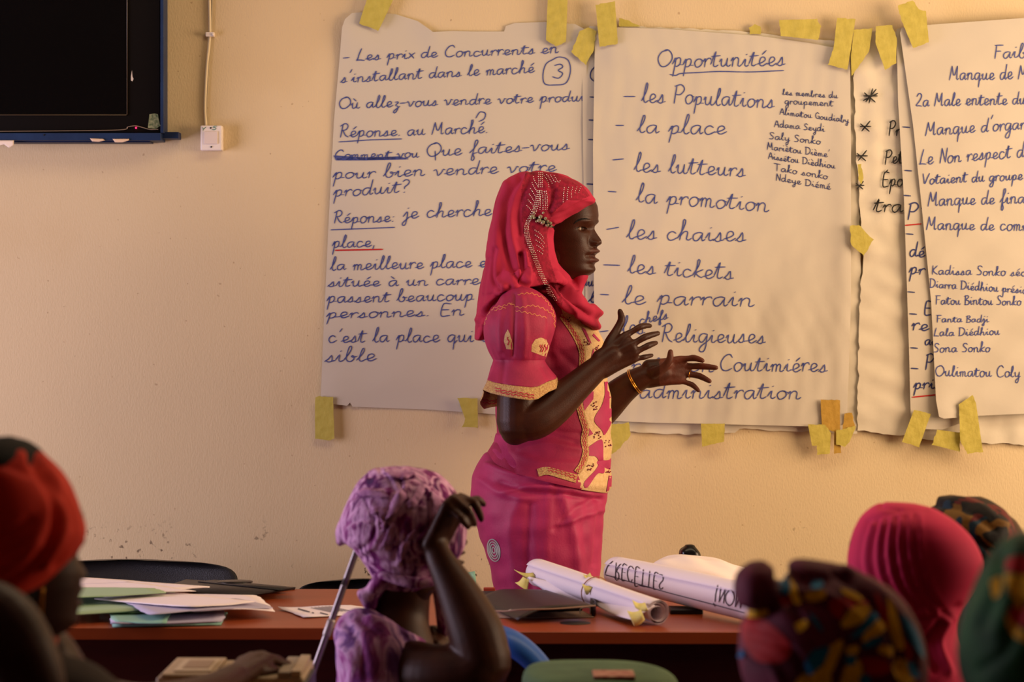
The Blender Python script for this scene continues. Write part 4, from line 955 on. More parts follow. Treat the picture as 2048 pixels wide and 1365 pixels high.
W = [strip(bs, wavy(np.array(tr)+(dx, 0), 1.3, 9), 1.3, .0026, 1.5, smooth=False) for dx in (-2.5, 1.5)]
obj('trim_embroidery', *merge(W), M_crimsonline, blouse, kind='stuff')
obj('hem_trim', *strip(bs, [(1076, 947), (1094.7, 943), (1125, 951), (1153, 959)], 16, .0018, 2.5), M_trim, blouse)
obj('hem_embroidery', *merge([strip(bs, wavy([(1096, 939+d), (1125, 947+d), (1152, 957+d)], 1.4, 9, 80), 1.3, .0026, 1.5, smooth=False) for d in (-2, 3)]), M_crimsonline, blouse, kind='stuff')
md = []
for cx, cy, r_ in ((1173, 687, 8), (1190, 812, 8), (1194, 872, 8), (1215, 889, 7), (1180, 934, 8), (1214, 943, 6), (1193, 697, 5), (1136, 640, 5)):
    for k in range(int(r_*1.6)):
        a = rnd.uniform(0, 6.28); rr = r_*math.sqrt(rnd.random()); h = bs.hit(cx+rr*math.cos(a), cy+rr*1.2*math.sin(a), .0018)
        if h is not None: md.append(ball(h, .0016, 4))
obj('bead_medallions', *merge(md), M_darkgem, blouse, kind='stuff')

# near sleeve: puff, gathered band and flared hem
def sleeve(cx_shift, Yc, mirror=1, name='sleeve'):
    rows = [(574, 1034, 1050, .02), (580, 1018, 1068, .04), (592, 1004, 1086, .055), (610, 992, 1102, .068), (632, 974, 1111, .078), (655, 968, 1110, .082), (680, 970, 1103, .078), (700, 977, 1096, .068), (716, 985, 1091, .058), (722, 987, 1089, .055), (735, 982, 1093, .058), (755, 976, 1102, .068), (775, 969, 1112, .078), (800, 960, 1116, .088)]
    n = 140; th = np.linspace(0, 2*math.pi, n, endpoint=False); deg = np.degrees(th)
    hem = np.interp(deg, [0, 40, 62, 75, 110, 135, 150, 158, 166, 180, 205, 260, 310, 360], [770, 783, 797, 799, 792, 786, 778, 784, 800, 810, 820, 812, 790, 770])
    q = catmull(rows, 90); R = []; tt = []
    for i, (y, xl, xr, ry) in enumerate(q):
        k = (y-722)/78 if y > 722 else 0
        yy = y+(hem-800)*max(0, k)
        ru = .012*math.exp(-((y-705)/16)**2)*np.sin(22*th)+.008*math.exp(-((y-590)/14)**2)*np.sin(20*th)
        ru = ru+max(0, k)*(.075*np.exp(-((deg-160)/7)**2)*-1+.05*np.exp(-((deg-146)/8)**2)+.03*np.sin(5*th+.5))
        cx = (xl+xr)/2; rx = (xr-xl)/2*(1+ru)
        R.append(np.array([tuple(P(cx+cx_shift+rx[j]*math.cos(th[j]), yy[j], Yc)+Vector((0, -ry*(1+ru[j])*math.sin(th[j]), 0))) for j in range(n)]))
    split = 82
    Vv, Ff = skin_rings(R[:split+1], cap=False); V2, F2 = skin_rings(R[split:], cap=False)
    return (Vv, Ff), (V2, F2)
(sv, sf_), (tv2, tf2) = sleeve(0, YW-.19)
sv = crease(sv, sf_, [([(1030, 590), (1028, 650), (1026, 712)], 4, -.005), ([(1010, 600), (1000, 650), (1002, 700)], 5, .004), ([(1045, 600), (1050, 660), (1048, 712)], 6, .004), ([(1095, 620), (1097, 660), (1094, 690)], 4, -.004), ([(1010, 722), (1005, 760), (1004, 780)], 6, -.003), ([(1085, 735), (1098, 760), (1108, 775)], 5, -.003)])
sl = obj('sleeve', sv, sf_, M_blouse, blouse); solid(sl, .0012, 1)
hm = obj('sleeve_trim', tv2, tf2, M_trim, blouse); solid(hm, .0014, .6)
sls = Surf([(sv, sf_)]); hms = Surf([(tv2, tf2)])
zz = []
for k, pts in enumerate(([(1036, 590), (1060, 588), (1080, 594), (1095, 600)], [(970, 636), (988, 618), (1010, 612), (1024, 606)], [(1020, 608), (1040, 616), (1064, 612), (1090, 620), (1108, 634)], [(1032, 622), (1062, 628), (1092, 636)], [(990, 622), (1012, 616)], [(969, 650), (976, 630)], [(1090, 600), (1106, 626), (1108, 655)])):
    zz.append(strip(sls, wavy(pts, 1.5, 10, 80), 1.2, .0016, 1.6, smooth=False))
obj('wavy_stitching', *merge(zz), mat('gold_thread', (196, 120, 78), .5), sl, kind='stuff')
o_ = obj('gold_motif', *patch(sls, [(1062, 703), (1063, 690), (1070, 679), (1081, 675), (1091, 679), (1097, 691), (1097, 697), (1091, 714), (1075, 708)], .0016, 3.5), M_gold, sl)
o_ = obj('gold_motif', *patch(sls, [(1016, 659), (1020, 668), (1025, 690), (1025, 699), (1013, 698), (1008, 682), (1010, 670)], .0016, 3.5), M_gold, sl)
obj('motif_stitching', *merge([strip(sls, wavy([(x, 689), (x+1, 704)], 1.5, 11, 30), 1.6, .0026, 1.2, smooth=False) for x in (1080, 1084, 1089)]+[strip(sls, wavy([(1016, 674), (1018, 690)], 1.5, 12, 30), 1.8, .0026, 1.2, smooth=False)]), M_crimsonline, sl, kind='stuff')
zz = []
for d in (0, 5):
    zz.append(strip(hms, wavy([(992, 776+d), (1010, 783+d), (1040, 787+d), (1068, 792+d)], 1.5, 11, 120), 1.5, .0026, 1.5, smooth=False)); zz.append(strip(hms, wavy([(964, 799+d), (982, 802+d), (1000, 798+d)], 1.5, 11, 60), 1.5, .0026, 1.5, smooth=False))
zz = [z for z in zz if len(z[0]) and len(z[1])]
if zz: obj('sleeve_embroidery', *merge(zz), M_crimsonline, blouse, kind='stuff')
(sv3, sf3), (tv3, tf3) = sleeve(75, YW+.17)
s3o = obj('sleeve', sv3, sf3, M_blouse, blouse); solid(s3o, .0012, 1); s3t_ = obj('sleeve_trim', tv3, tf3, M_trim, blouse); solid(s3t_, .0012, 1)

# headscarf: cap round the head, drape over the chest, panel down the back
YH = YW-.075
capp = sect([(1055, 343, 1095, 343, .02), (1035, 347, 1128, 350, .05), (1014, 358, 1152, 362, .072), (1002, 374, 1172, 374, .086), (994, 392, 1184, 390, .092), (989, 410, 1190, 402, .093, 0, 2.4), (986, 426, 1176, 409, .093, 0, 2.7), (984, 440, 1155, 421, .092, 0, 3.2), (980, 455, 1130, 436, .092, 0, 3.6), (976, 475, 1108, 452, .090, 0, 4),
    (973, 500, 1102, 475, .088, 0, 4), (970, 520, 1104, 500, .088, 0, 4), (967, 545, 1110, 522, .090, 0, 3.6), (962, 570, 1118, 545, .095, 0, 3), (960, 590, 1130, 565, .10, 0, 2.6)], YH, 90, 70)
drape = [sect([(1060, 520, 1116, 525, .09, .02), (1050, 548, 1140, 552, .105, .03), (1045, 568, 1160, 580, .125, .035), (1062, 584, 1177, 602, .165, .02), (1090, 602, 1190, 622, .165, .01), (1114, 619, 1196, 640, .145, .01), (1145, 640, 1197, 652, .10, .0), (1172, 652, 1192, 662, .06, -.01)], YH+.04, 90, 60, e=2.3)]
back = [sect([(985, 470, 1060, 470, .085), (972, 520, 1062, 520, .10, .02), (962, 560, 1058, 556, .12, .04), (956, 600, 1030, 590, .14, .06), (952, 640, 1000, 630, .15, .08, 2.4), (950, 672, 975, 668, .155, .09, 2.6), (951, 680, 968, 680, .15, .09, 2.6)], YH, 70, 50),
        sect([(1000, 540, 1080, 548, .12, 0), (985, 570, 1066, 574, .13, .0), (985, 588, 1040, 584, .13, .0)], YH-.01, 60, 20, e=2.3)]
farb = [sect([(1138, 546, 1174, 544, .03, .06), (1142, 556, 1177, 553, .035, .06), (1146, 574, 1168, 574, .03, .06), (1150, 596, 1160, 596, .03, .05)], YH, 30, 20)]
cv, cf = remesh([capp]+drape+back+farb, .0030, 4)
fl = [([(1056, 352), (1030, 400), (1022, 460), (1036, 520), (1048, 560)], 7, .006), ([(1040, 356), (1014, 400), (1008, 470), (1020, 530), (1040, 566)], 6, -.006), ([(1015, 370), (998, 430), (992, 500), (994, 560), (1010, 575)], 8, .005), ([(1060, 345), (1038, 420), (1038, 470)], 5, -.003),
      ([(1052, 505), (1056, 540), (1052, 565), (1046, 575)], 5, .009), ([(1040, 510), (1044, 545), (1040, 568)], 4, -.008), ([(990, 500), (984, 550), (1000, 580)], 6, -.006), ([(1020, 575), (995, 600), (968, 630)], 5, -.007), ([(1036, 570), (1010, 580), (975, 610), (957, 640)], 6, .006), ([(1040, 576), (1002, 600), (966, 650)], 5, .005), ([(975, 520), (966, 580), (958, 650)], 5, -.003),
      ([(1108, 545), (1140, 580), (1165, 610), (1190, 630)], 7, .007), ([(1120, 575), (1150, 610), (1176, 630)], 5, -.006), ([(1100, 580), (1135, 615), (1170, 636), (1192, 652)], 6, .008), ([(1090, 590), (1125, 622), (1160, 640)], 5, -.006), ([(1145, 565), (1166, 596), (1178, 608)], 5, -.006), ([(1155, 590), (1180, 612), (1194, 632)], 4, .006), ([(1095, 560), (1120, 595), (1150, 625)], 4, -.005),
      ([(1103, 460), (1104, 500), (1112, 530), (1135, 555)], 4, .004), ([(1108, 444), (1130, 438), (1160, 420), (1188, 407)], 4, .0035), ([(1100, 430), (1130, 424), (1160, 408), (1182, 398)], 4, -.0035), ([(1098, 420), (1104, 400), (1110, 380)], 4, -.004), ([(1104, 425), (1120, 410), (1135, 400)], 3, .003), ([(1085, 350), (1100, 370), (1104, 395)], 5, -.003), ([(1110, 360), (1140, 368), (1165, 380)], 5, .0025)]
cv = crease(cv, cf, [(p, q*.9, a*1.5) for p, q, a in fl], far=.55); cv = wrinkle(cv, cf, .0011, .03, 6)
Qs = pix(cv); cenf = np.array([Qs[list(q)].mean(0) for q in cf])
lacep = inpoly(cenf, [(1052, 344), (1110, 346), (1152, 362), (1166, 372), (1180, 392), (1160, 402), (1135, 400), (1112, 420), (1100, 440), (1094, 470), (1098, 515), (1108, 545), (1120, 580), (1125, 612), (1100, 600), (1078, 565), (1062, 530), (1050, 490), (1044, 440), (1042, 380)])
scarf = obj('headscarf', cv, cf, [M_scarf, M_lace], pw, mi=[int(k) for k in lacep])
cs = Surf([(cv, cf)])
def zc(pts): return [(980+x/3.689, 330+y/3.689) for x, y in pts]
lines = []
for dx in (0, 9, 18, 28): lines.append(zc([(350+dx, 190), (338+dx, 260), (305+dx*1.2, 350), (262+dx, 430), (255+dx*1.1, 500), (272+dx, 570), (300+dx, 640), (330+dx, 720), (360+dx, 800), (400+dx, 880), (430+dx*1.2, 950), (470+dx, 1010)]))
for x in (358, 372, 385): lines.append(zc([(x, 60), (x, 110), (x, 175)]))
for x in (365, 385, 402, 416): lines.append(zc([(x, 195), (x+6, 250), (x+4, 330)]))
for k in range(6): lines.append(zc([(270+k*10, 300-k*42), (300+k*6, 330-k*42), (325+k*6, 370-k*42)]))
for k in range(4): lines.append(zc([(390+k*28, 70+k*4), (420+k*28, 110+k*6), (432+k*30, 165-k*20)]))
for k in range(5): lines.append(zc([(548+k*30, 170-k*2), (542+k*28, 210-k*2), (540+k*30, 285-k*22)]))
for k in range(5): lines.append(zc([(330+k*5, 480+k*38), (370+k*3, 510+k*36), (400-k*2, 550+k*30)]))
bd_ = []; dark = []
for L in lines:
    c = catmull(L, 200); ln = np.r_[0, np.cumsum(np.linalg.norm(np.diff(c, axis=0), axis=1))]
    for s in np.arange(0, ln[-1], 4.0):
        x = np.interp(s, ln, c[:,0])+rnd.uniform(-.4, .4); y = np.interp(s, ln, c[:,1])+rnd.uniform(-.4, .4); h = cs.hit(x, y, .0006)
        if h is not None: bd_.append(ball(h, .0012, 4))
obj('beads', *merge(bd_), M_gem, scarf, kind='stuff')
gm = []
for x, y, r_ in ((1064, 433, 3.2), (1068, 436, 2.6), (1062, 437, 2.4), (1081, 434, 3.6), (1078, 441, 3.8), (1085, 444, 4.2), (1090, 437, 3.0), (1094, 442, 3.0), (1093, 449, 3.6), (1099, 445, 3.0), (1099, 451, 3.2), (1107, 456, 3.4), (1109, 460, 2.6), (1068, 426, 1.8), (1086, 426, 2.2), (1072, 443, 2)):
    h = cs.hit(x, y, .004)
    if h is not None:
        bm = bmesh.new(); bmesh.ops.create_icosphere(bm, subdivisions=1, radius=r_/845*1.25)
        v = np.array([tuple(q.co) for q in bm.verts])*(1, .7, 1)+np.array(tuple(h)); f_ = [tuple(q.index for q in p.verts) for p in bm.faces]; bm.free(); gm.append((v, f_))
br_ = obj('brooch', *strip(cs, [(1060, 434), (1078, 438), (1094, 446), (1110, 459)], 6, .0030, 2, taper=True), M_blackmetal, scarf, smooth=False); solid(br_, .003, 0)
for v, f_ in gm: obj('gem', v, f_, mat('crystal', (196, 192, 160), .08, metal=.7), scarf, smooth=False)
# bracelet and ring
c0, c1 = PY(1258, 745, .13), PY(1280, 783, .13); cc = (c0+c1)/2; ax = (PY(1285, 752, .12)-PY(1250, 777, .13)).normalized(); uu = (c1-c0).normalized(); vv = ax.cross(uu).normalized(); rad = (c1-c0).length/2*1.22
for k in (0, 1): obj('bracelet', *tube([cc+ax*(.004*k)+uu*(rad-.001*k)*math.cos(a)+vv*rad*1.28*math.sin(a) for a in np.linspace(0, 2*math.pi, 26)], .0014, 8, 60, ends=False), M_goldmetal, pw)
rc = PY(1380, 749.5, .121); ax = (PY(1397, 752, .115)-PY(1370, 748, .125)).normalized(); uu = Vector((0, 0, 1)); uu = (uu-ax*uu.dot(ax)).normalized(); vv = ax.cross(uu)
obj('ring', *tube([rc+uu*.0094*math.cos(a)+vv*.0094*math.sin(a) for a in np.linspace(0, 2*math.pi, 20)], .0010, 8, 40, ends=False), M_goldmetal, pw)
# ------------------------------------------------------------------ the seated women, seen from behind
def dmat(name, cols, scale, rough=.7, warp=3.0, feature='F1'):
    """wax-print cloth: cells of flat colours with warped outlines"""
    m = mat(name, cols[0], rough, bump=.3, bscale=120); nt = m.node_tree; b = nt.nodes['Principled BSDF']; b.inputs['Specular IOR Level'].default_value = .2
    tc = nt.nodes.new('ShaderNodeTexCoord'); n = nt.nodes.new('ShaderNodeTexNoise'); n.inputs['Scale'].default_value = scale*.6; n.inputs['Detail'].default_value = 2
    nt.links.new(tc.outputs['Object'], n.inputs['Vector'])
    mx = nt.nodes.new('ShaderNodeVectorMath'); mx.operation = 'MULTIPLY_ADD'; mx.inputs[1].default_value = (warp/scale,)*3
    nt.links.new(n.outputs['Color'], mx.inputs[0]); nt.links.new(tc.outputs['Object'], mx.inputs[2])
    mp = nt.nodes.new('ShaderNodeMapping'); mp.inputs['Scale'].default_value = (1, 1, .45); mp.inputs['Rotation'].default_value = (0, .6, 0); nt.links.new(mx.outputs[0], mp.inputs[0])
    v = nt.nodes.new('ShaderNodeTexVoronoi'); v.inputs['Scale'].default_value = scale; nt.links.new(mp.outputs[0], v.inputs['Vector'])
    sp = nt.nodes.new('ShaderNodeSeparateColor'); nt.links.new(v.outputs['Color'], sp.inputs[0])
    r = nt.nodes.new('ShaderNodeValToRGB'); r.color_ramp.interpolation = 'CONSTANT'
    while len(r.color_ramp.elements) < len(cols): r.color_ramp.elements.new(.5)
    for i, c in enumerate(cols): r.color_ramp.elements[i].position = i/len(cols); r.color_ramp.elements[i].color = (*lin(c), 1)
    nt.links.new(sp.outputs[0], r.inputs[0]); nt.links.new(r.outputs[0], b.inputs['Base Color']); return m
def wmat(name, cols, scale, direction=(1, 0, .4), dist=6):
    """tie-dyed pleated cloth: streaks"""
    m = mat(name, cols[0], .7, bump=.4, bscale=90); nt = m.node_tree; b = nt.nodes['Principled BSDF']; b.inputs['Specular IOR Level'].default_value = .2
    tc = nt.nodes.new('ShaderNodeTexCoord'); n = nt.nodes.new('ShaderNodeTexNoise'); n.inputs['Scale'].default_value = scale; n.inputs['Detail'].default_value = 3; n.inputs['Distortion'].default_value = dist*.2
    mp = nt.nodes.new('ShaderNodeMapping'); mp.inputs['Scale'].default_value = direction; nt.links.new(tc.outputs['Object'], mp.inputs[0]); nt.links.new(mp.outputs[0], n.inputs['Vector'])
    r = nt.nodes.new('ShaderNodeValToRGB')
    while len(r.color_ramp.elements) < len(cols): r.color_ramp.elements.new(.5)
    for i, c in enumerate(cols): r.color_ramp.elements[i].position = .32+.36*i/(len(cols)-1); r.color_ramp.elements[i].color = (*lin(c), 1)
    nt.links.new(n.outputs['Fac'], r.inputs[0]); nt.links.new(r.outputs[0], b.inputs['Base Color']); return m

def seated(label, Y, cx, shoulder, yaw, head_at, head_yaw, dress_m, sh_w=.17, seat=.42, arms=(), skin_extra=(), hscale=1.0, lean=.0, kf=.25, arms_vox=.004, hands=(), pitch=0):
    """a seated figure: torso, lap, legs and feet under a dress, neck, head with a face; arms given as tube lists"""
    X = P(cx, 700, Y).x; sh_z = P(cx, shoulder, Y).z
    e = empty('person', (X, Y, 0), label, 'person')
    f = Vector((math.cos(yaw), math.sin(yaw), 0)); s = Vector((-f.y, f.x, 0)); c = Vector((X, Y, 0))
    hp = Vector(P(head_at[0], head_at[1], Y+head_at[2]))         # chin point
    M = face_frame(hp, head_yaw, pitch, 0, hscale); hv, hf = xform(head(110, 110), M)
    skull = M@Vector((-.11, 0, .06)); nb = c+Vector((0, 0, sh_z-.02))-f*.0
    def ring(z, rx, ry, off=0):
        a = np.linspace(0, 2*math.pi, 40, endpoint=False)
        return np.array([tuple(c+f*(off+ry*math.cos(t))+s*(rx*math.sin(t))+Vector((0, 0, z))) for t in a])
    def torso(g):
        zs = np.array([(seat-.02, .17, .13, 0), (seat+.10, .175, .13, 0), (seat+.2*(sh_z-seat), .15, .12, 0), (seat+.5*(sh_z-seat), .15, .115, 0), (seat+.8*(sh_z-seat), sh_w-.02, .115, 0), (sh_z-.05, sh_w, .095, -.01), (sh_z-.015, sh_w*.8, .075, -.01), (sh_z+.005, .07, .06, 0)])
        q = catmull(zs, 26); return skin_rings([ring(z, rx+g, ry+g, o) for z, rx, ry, o in q])
    legs = []
    for sd in (-1, 1):
        h = c+s*(.085*sd)+Vector((0, 0, seat+.06)); k = c+f*kf+s*(.10*sd)+Vector((0, 0, seat+.03)); a_ = c+f*(kf-.02)+s*(.10*sd)+Vector((0, 0, .09)); t_ = a_+f*.17+Vector((0, 0, -.06))
        legs.append((h, k, a_, t_))
    skin = [tube([nb-Vector((0, 0, .06)), nb*.5+skull*.5-Vector((0, 0, .0)), skull], [.062, .052, .055], 18, 10), torso(-.012)]
    for h, k, a_, t_ in legs: skin += [tube([h, k, a_], [.08, .06, .04], 14, 14), tube([a_-f*.03-Vector((0, 0, .045)), a_+f*.06-Vector((0, 0, .05)), t_-Vector((0, 0, .005))], [.036, .034, .022], 12, 8)]
    sk_, sf2 = remesh(skin+list(skin_extra), .008, 4)
    am = []
    if arms: am = [remesh(list(arms), arms_vox, 5)]
    V, Fc = merge([(hv, hf), (sk_, sf2)]+am)
    b = obj('body', V, Fc, M_skin, e); eyes(M, b)
    dr = [torso(.012)]
    for h, k, a_, t_ in legs: dr.append(tube([h, k, a_+Vector((0, 0, .06))], [.10, .085, .08], 16, 16))
    h, k, a_, t_ = legs[0]; h2, k2, a2, t2 = legs[1]
    dr += [tube([(h+h2)/2, (k+k2)/2, (a_+a2)/2+Vector((0, 0, .08))], [.09, .08, .07], 14, 14)]
    return e, b, dr, M, f, s, c
def dress(e, dr, m, extra=(), vox=.010, amp=.003, seed=0, cutpx=None):
    v, f = remesh(list(dr)+list(extra), vox, 4); v = wrinkle(v, f, amp, .09, seed)
    v[:,2] = np.maximum(v[:,2], .03)
    return obj('dress', v, f, m, e), (v, f)

# A: red head wrap, left edge
YA = 3.62
armsA = [tube([P(-90, 1230, YA-.24), P(-10, 1250, YA-.28), P(48, 1330, YA-.28), P(70, 1450, YA-.24), P(80, 1600, YA-.1)], [.05, .052, .046, .044, .040], 18, 20),
         tube([P(70, 1330, YA+.10), P(150, 1400, YA+.25), P(260, 1420, YA+.40), P(350, 1408, YA+.60), P(430, 1382, YA+.75), P(470, 1358, YA+.86)], [.062, .048, .040, .036, .030, .026], 18, 26)]
wA = P(476, 1354, YA+.88)
def q_(px, py, dy): return P(px, py, YA+dy)
armsA += hand(wA, [q_(540, 1318, .98), q_(523, 1312, 1.01), q_(503, 1314, 1.03), q_(484, 1322, 1.04)], [q_(572, 1330, 1.02), q_(556, 1322, 1.06), q_(534, 1322, 1.09), q_(510, 1330, 1.09)],
              [q_(580, 1339, 1.04), q_(568, 1335, 1.09), q_(546, 1334, 1.12), q_(520, 1337, 1.12)], [q_(505, 1344, .92), q_(530, 1342, .94), q_(552, 1344, .97)], rw=.026, rf=.0085)
M_dressA = mat('orange_print_cloth', (170, 60, 26), .7, c2=(96, 34, 18), nscale=26)
eA, bA, dA, MA, fA, sA, cA = seated('seated woman in red head wrap at the left edge, seen from behind', YA, 20, 1318, math.radians(70), (148, 1256, .06), math.radians(42), M_dressA, arms=armsA, hscale=.94)
dress(eA, dA, mat('dark_brown_dress', (44, 26, 18), .8, c2=(34, 20, 14), nscale=12), seed=3)
hA = sect([(-50, 880, 20, 874, .05), (-85, 900, 62, 890, .09), (-100, 950, 90, 930, .11), (-105, 1080, 120, 1080, .11), (-95, 1180, 95, 1190, .10), (-80, 1240, 70, 1240, .07)], YA, 50, 30)
obj('hair', *hA, M_hair, eA)
wr = sect([(-100, 905, 68, 900, .10), (-112, 945, 110, 935, .118), (-118, 990, 135, 968, .125), (-118, 1040, 151, 1005, .128), (-115, 1090, 164, 1042, .128), (-108, 1130, 168, 1068, .125), (-95, 1160, 158, 1098, .120), (-75, 1180, 128, 1138, .115), (-50, 1200, 90, 1172, .108), (-20, 1205, 55, 1190, .08)], YA, 90, 60)
wv_ = crease(wr[0], wr[1], [([(60, 920), (100, 990), (110, 1060), (70, 1130), (10, 1170)], 8, -.010), ([(78, 915), (118, 980), (128, 1060), (90, 1130)], 9, .007), ([(40, 910), (90, 960), (94, 1030), (50, 1110)], 10, .005), ([(90, 950), (140, 1020), (150, 1070), (110, 1130)], 8, -.008), ([(-60, 960), (0, 930), (60, 950)], 8, -.004),
    ([(-80, 1090), (0, 1080), (60, 1040)], 9, -.005), ([(-80, 1130), (0, 1130), (80, 1090)], 9, .005)])
obj('head_wrap', wv_, wr[1], mat('red_cloth', (216, 46, 14), .8, c2=(196, 34, 12), nscale=14, bump=.25, bscale=160), eA)
obj('neck_cloth', *sect([(60, 1270, 112, 1266, .05), (56, 1286, 114, 1286, .055), (60, 1306, 104, 1306, .055)], YA+.01, 40, 12), mat('orange_cloth', (190, 70, 24), .8, c2=(140, 46, 20), nscale=40), eA)
obj('earring', *tube([P(84, 1180, YA-.05), P(82, 1210, YA-.05), P(80, 1236, YA-.05)], .0028, 8, 12), M_goldmetal, eA)

# B: purple tie-dyed wrap, arm raised
YB = 4.95
def B_(px, py, dy=0): return P(px, py, YB+dy)
armsB = [tube([B_(800, 1338, -.05), B_(865, 1350, -.12), B_(945, 1345, -.15), B_(972, 1318, -.15)], [.058, .055, .050, .046], 20, 20),
         tube([B_(968, 1325, -.15), B_(950, 1262, -.14), B_(913, 1180, -.13), B_(880, 1120, -.12), B_(868, 1086, -.11)], [.050, .050, .037, .0255, .0230], 20, 24)]
armsB += hand(B_(870, 1088, -.11), [B_(934, 1003, -.095), B_(922, 996, -.115), B_(906, 998, -.13), B_(893, 1010, -.135)], [B_(954, 1000, -.085), B_(948, 1006, -.115), B_(936, 1022, -.135), B_(922, 1038, -.145)],
              [B_(968, 1010, -.07), B_(963, 1040, -.10), B_(950, 1050, -.125), B_(936, 1056, -.135)], [B_(888, 1066, -.075), B_(902, 1042, -.06), B_(925, 1034, -.05), B_(944, 1030, -.05)], rw=.026, rf=.0080)
# far hand resting at the chest
armsB += [tube([B_(830, 1330, .12), B_(900, 1380, .15), B_(900, 1320, .10), B_(885, 1290, .06)], [.045, .04, .03, .024], 14, 16)]
armsB += hand(B_(885, 1292, .06), [B_(872, 1272, .03), B_(878, 1276, .02), B_(884, 1281, .01), B_(890, 1287, .01)], [B_(862, 1280, .0), B_(868, 1284, -.01), B_(875, 1288, -.02), B_(882, 1293, -.02)], [B_(864, 1292, -.01), B_(870, 1295, -.02), B_(877, 1298, -.03), B_(884, 1300, -.03)], [B_(880, 1270, .04), B_(870, 1262, .03), B_(862, 1260, .02)], rw=.02, rf=.007)
M_purple = wmat('purple_tie_dye', [(84, 16, 80), (124, 32, 108), (206, 160, 196), (104, 24, 94), (56, 14, 70)], 24, (1, 1, .35))
M_purple2 = wmat('purple_top_cloth', [(90, 32, 98), (140, 60, 128), (188, 144, 184), (100, 58, 122), (80, 30, 88)], 18, (1, 1, .5))
eB, bB, dB, MB_, fB, sB, cB = seated('seated woman in purple tie-dyed head wrap resting her raised forearm, left of the binder', YB, 790, 1266, math.radians(70), (918, 1158, .0), math.radians(12), M_purple, sh_w=.10, arms=armsB, hscale=.84,
    skin_extra=[tube([B_(800, 1175, 0), B_(795, 1230, -.01), B_(790, 1290, -.02)], [.052, .056, .075], 20, 12)])
top = sect([(735, 1230, 770, 1238, .09), (700, 1238, 800, 1262, .125), (684, 1250, 815, 1300, .14), (672, 1290, 830, 1340, .145), (672, 1350, 880, 1370, .15), (680, 1450, 890, 1450, .15), (680, 1540, 900, 1540, .16)], YB, 80, 50)
tv4, tf4 = remesh([top, tube([B_(725, 1275, -.06), B_(745, 1310, -.085), B_(765, 1350, -.09)], [.055, .062, .060], 18, 10), tube([B_(712, 1262, -.03), B_(760, 1262, -.055), B_(812, 1286, -.06), B_(840, 1320, -.05)], [.030, .030, .028, .03], 14, 14)]+dB[1:], .006, 3)
tv4 = crease(tv4, tf4, [([(690, 1245), (720, 1290), (730, 1360)], 7, -.005), ([(720, 1240), (760, 1280), (770, 1340)], 6, -.005), ([(740, 1236), (800, 1262), (825, 1275)], 5, .005), ([(680, 1290), (705, 1330), (700, 1365)], 6, .005)])
tv4 = wrinkle(tv4, tf4, .002, .05, 3); tv4[:,2] = np.maximum(tv4[:,2], .03)
obj('dress', tv4, tf4, M_purple2, eB)
wb = sect([(745, 938, 818, 934, .05), (718, 962, 872, 946, .082), (700, 992, 905, 975, .105), (686, 1025, 924, 1010, .116), (681, 1056, 933, 1040, .118), (688, 1082, 934, 1066, .116), (706, 1098, 930, 1092, .11), (722, 1118, 921, 1112, .10), (738, 1142, 905, 1134, .09), (752, 1168, 882, 1158, .075), (764, 1184, 862, 1176, .06)], YB, 110, 80)
flapB = sect([(672, 1088, 680, 1094, .012), (672, 1060, 704, 1080, .035), (684, 1030, 730, 1050, .06), (700, 1005, 750, 1020, .07)], YB, 30, 20)
knot = sect([(748, 1146, 785, 1152, .035, -.05), (738, 1168, 776, 1174, .03, -.05), (716, 1184, 758, 1198, .02, -.05), (722, 1205, 752, 1218, .015, -.05), (733, 1228, 742, 1230, .008, -.05)], YB, 30, 26)
wbv, wbf = remesh([wb, flapB], .0035, 3)
bands = []
for k, (a, b, c, d) in enumerate((((700, 1000), (740, 975), (800, 985), (840, 1010)), ((760, 940), (790, 980), (775, 1030), (760, 1060)), ((690, 1050), (730, 1040), (790, 1050), (830, 1090)), ((820, 945), (850, 985), (860, 1040), (850, 1090)), ((730, 1000), (750, 1040), (745, 1080), (720, 1100)),
    ((800, 960), (815, 1010), (800, 1060), (790, 1120)), ((700, 1075), (760, 1090), (820, 1080), (870, 1040)), ((725, 1115), (780, 1125), (840, 1120), (900, 1090)), ((870, 960), (890, 1000), (905, 1050), (900, 1100)), ((740, 955), (790, 950), (840, 965), (880, 1000)))):
    bands += [([a, b, c, d], 4, -.003), ([(p[0]+8, p[1]+6) for p in (a, b, c, d)], 6, .003)]
wbv = crease(wbv, wbf, bands); wbv = wrinkle(wbv, wbf, .0007, .02, 9)
hw = obj('head_wrap', wbv, wbf, M_purple, eB)
wbs = Surf([(wbv, wbf)]); M_band2 = wmat('pale_purple_band', [(124, 54, 116), (180, 130, 170), (140, 78, 136)], 16, (1, 1, .5))
for pts, wd in (([(812, 972), (800, 1000), (786, 1020), (776, 1040)], 17), ([(846, 968), (828, 1005), (812, 1018)], 16), ([(716, 990), (745, 988), (780, 996)], 14), ([(742, 1030), (762, 1022), (770, 1060)], 13), ([(860, 985), (872, 1010), (868, 1050)], 15), ([(786, 1045), (776, 1080), (760, 1100)], 14), ([(830, 1060), (812, 1090), (800, 1120)], 13), ([(770, 950), (800, 955), (830, 950)], 12)):
    v, f = strip(wbs, pts, wd, .004, 2.5, taper=True)
    if len(f): b_o = obj('cloth_band', v, f, M_band2, hw); solid(b_o, .004, 0)
obj('knot', *(lambda r: (wrinkle(r[0], r[1], .003, .03, 2), r[1]))(knot), M_purple, hw)
obj('knot', *tube([B_(770, 1152, -.075), B_(830, 1166, -.085), B_(878, 1162, -.075)], [.016, .018, .012], 14, 16, flat=.6), M_purple, hw)
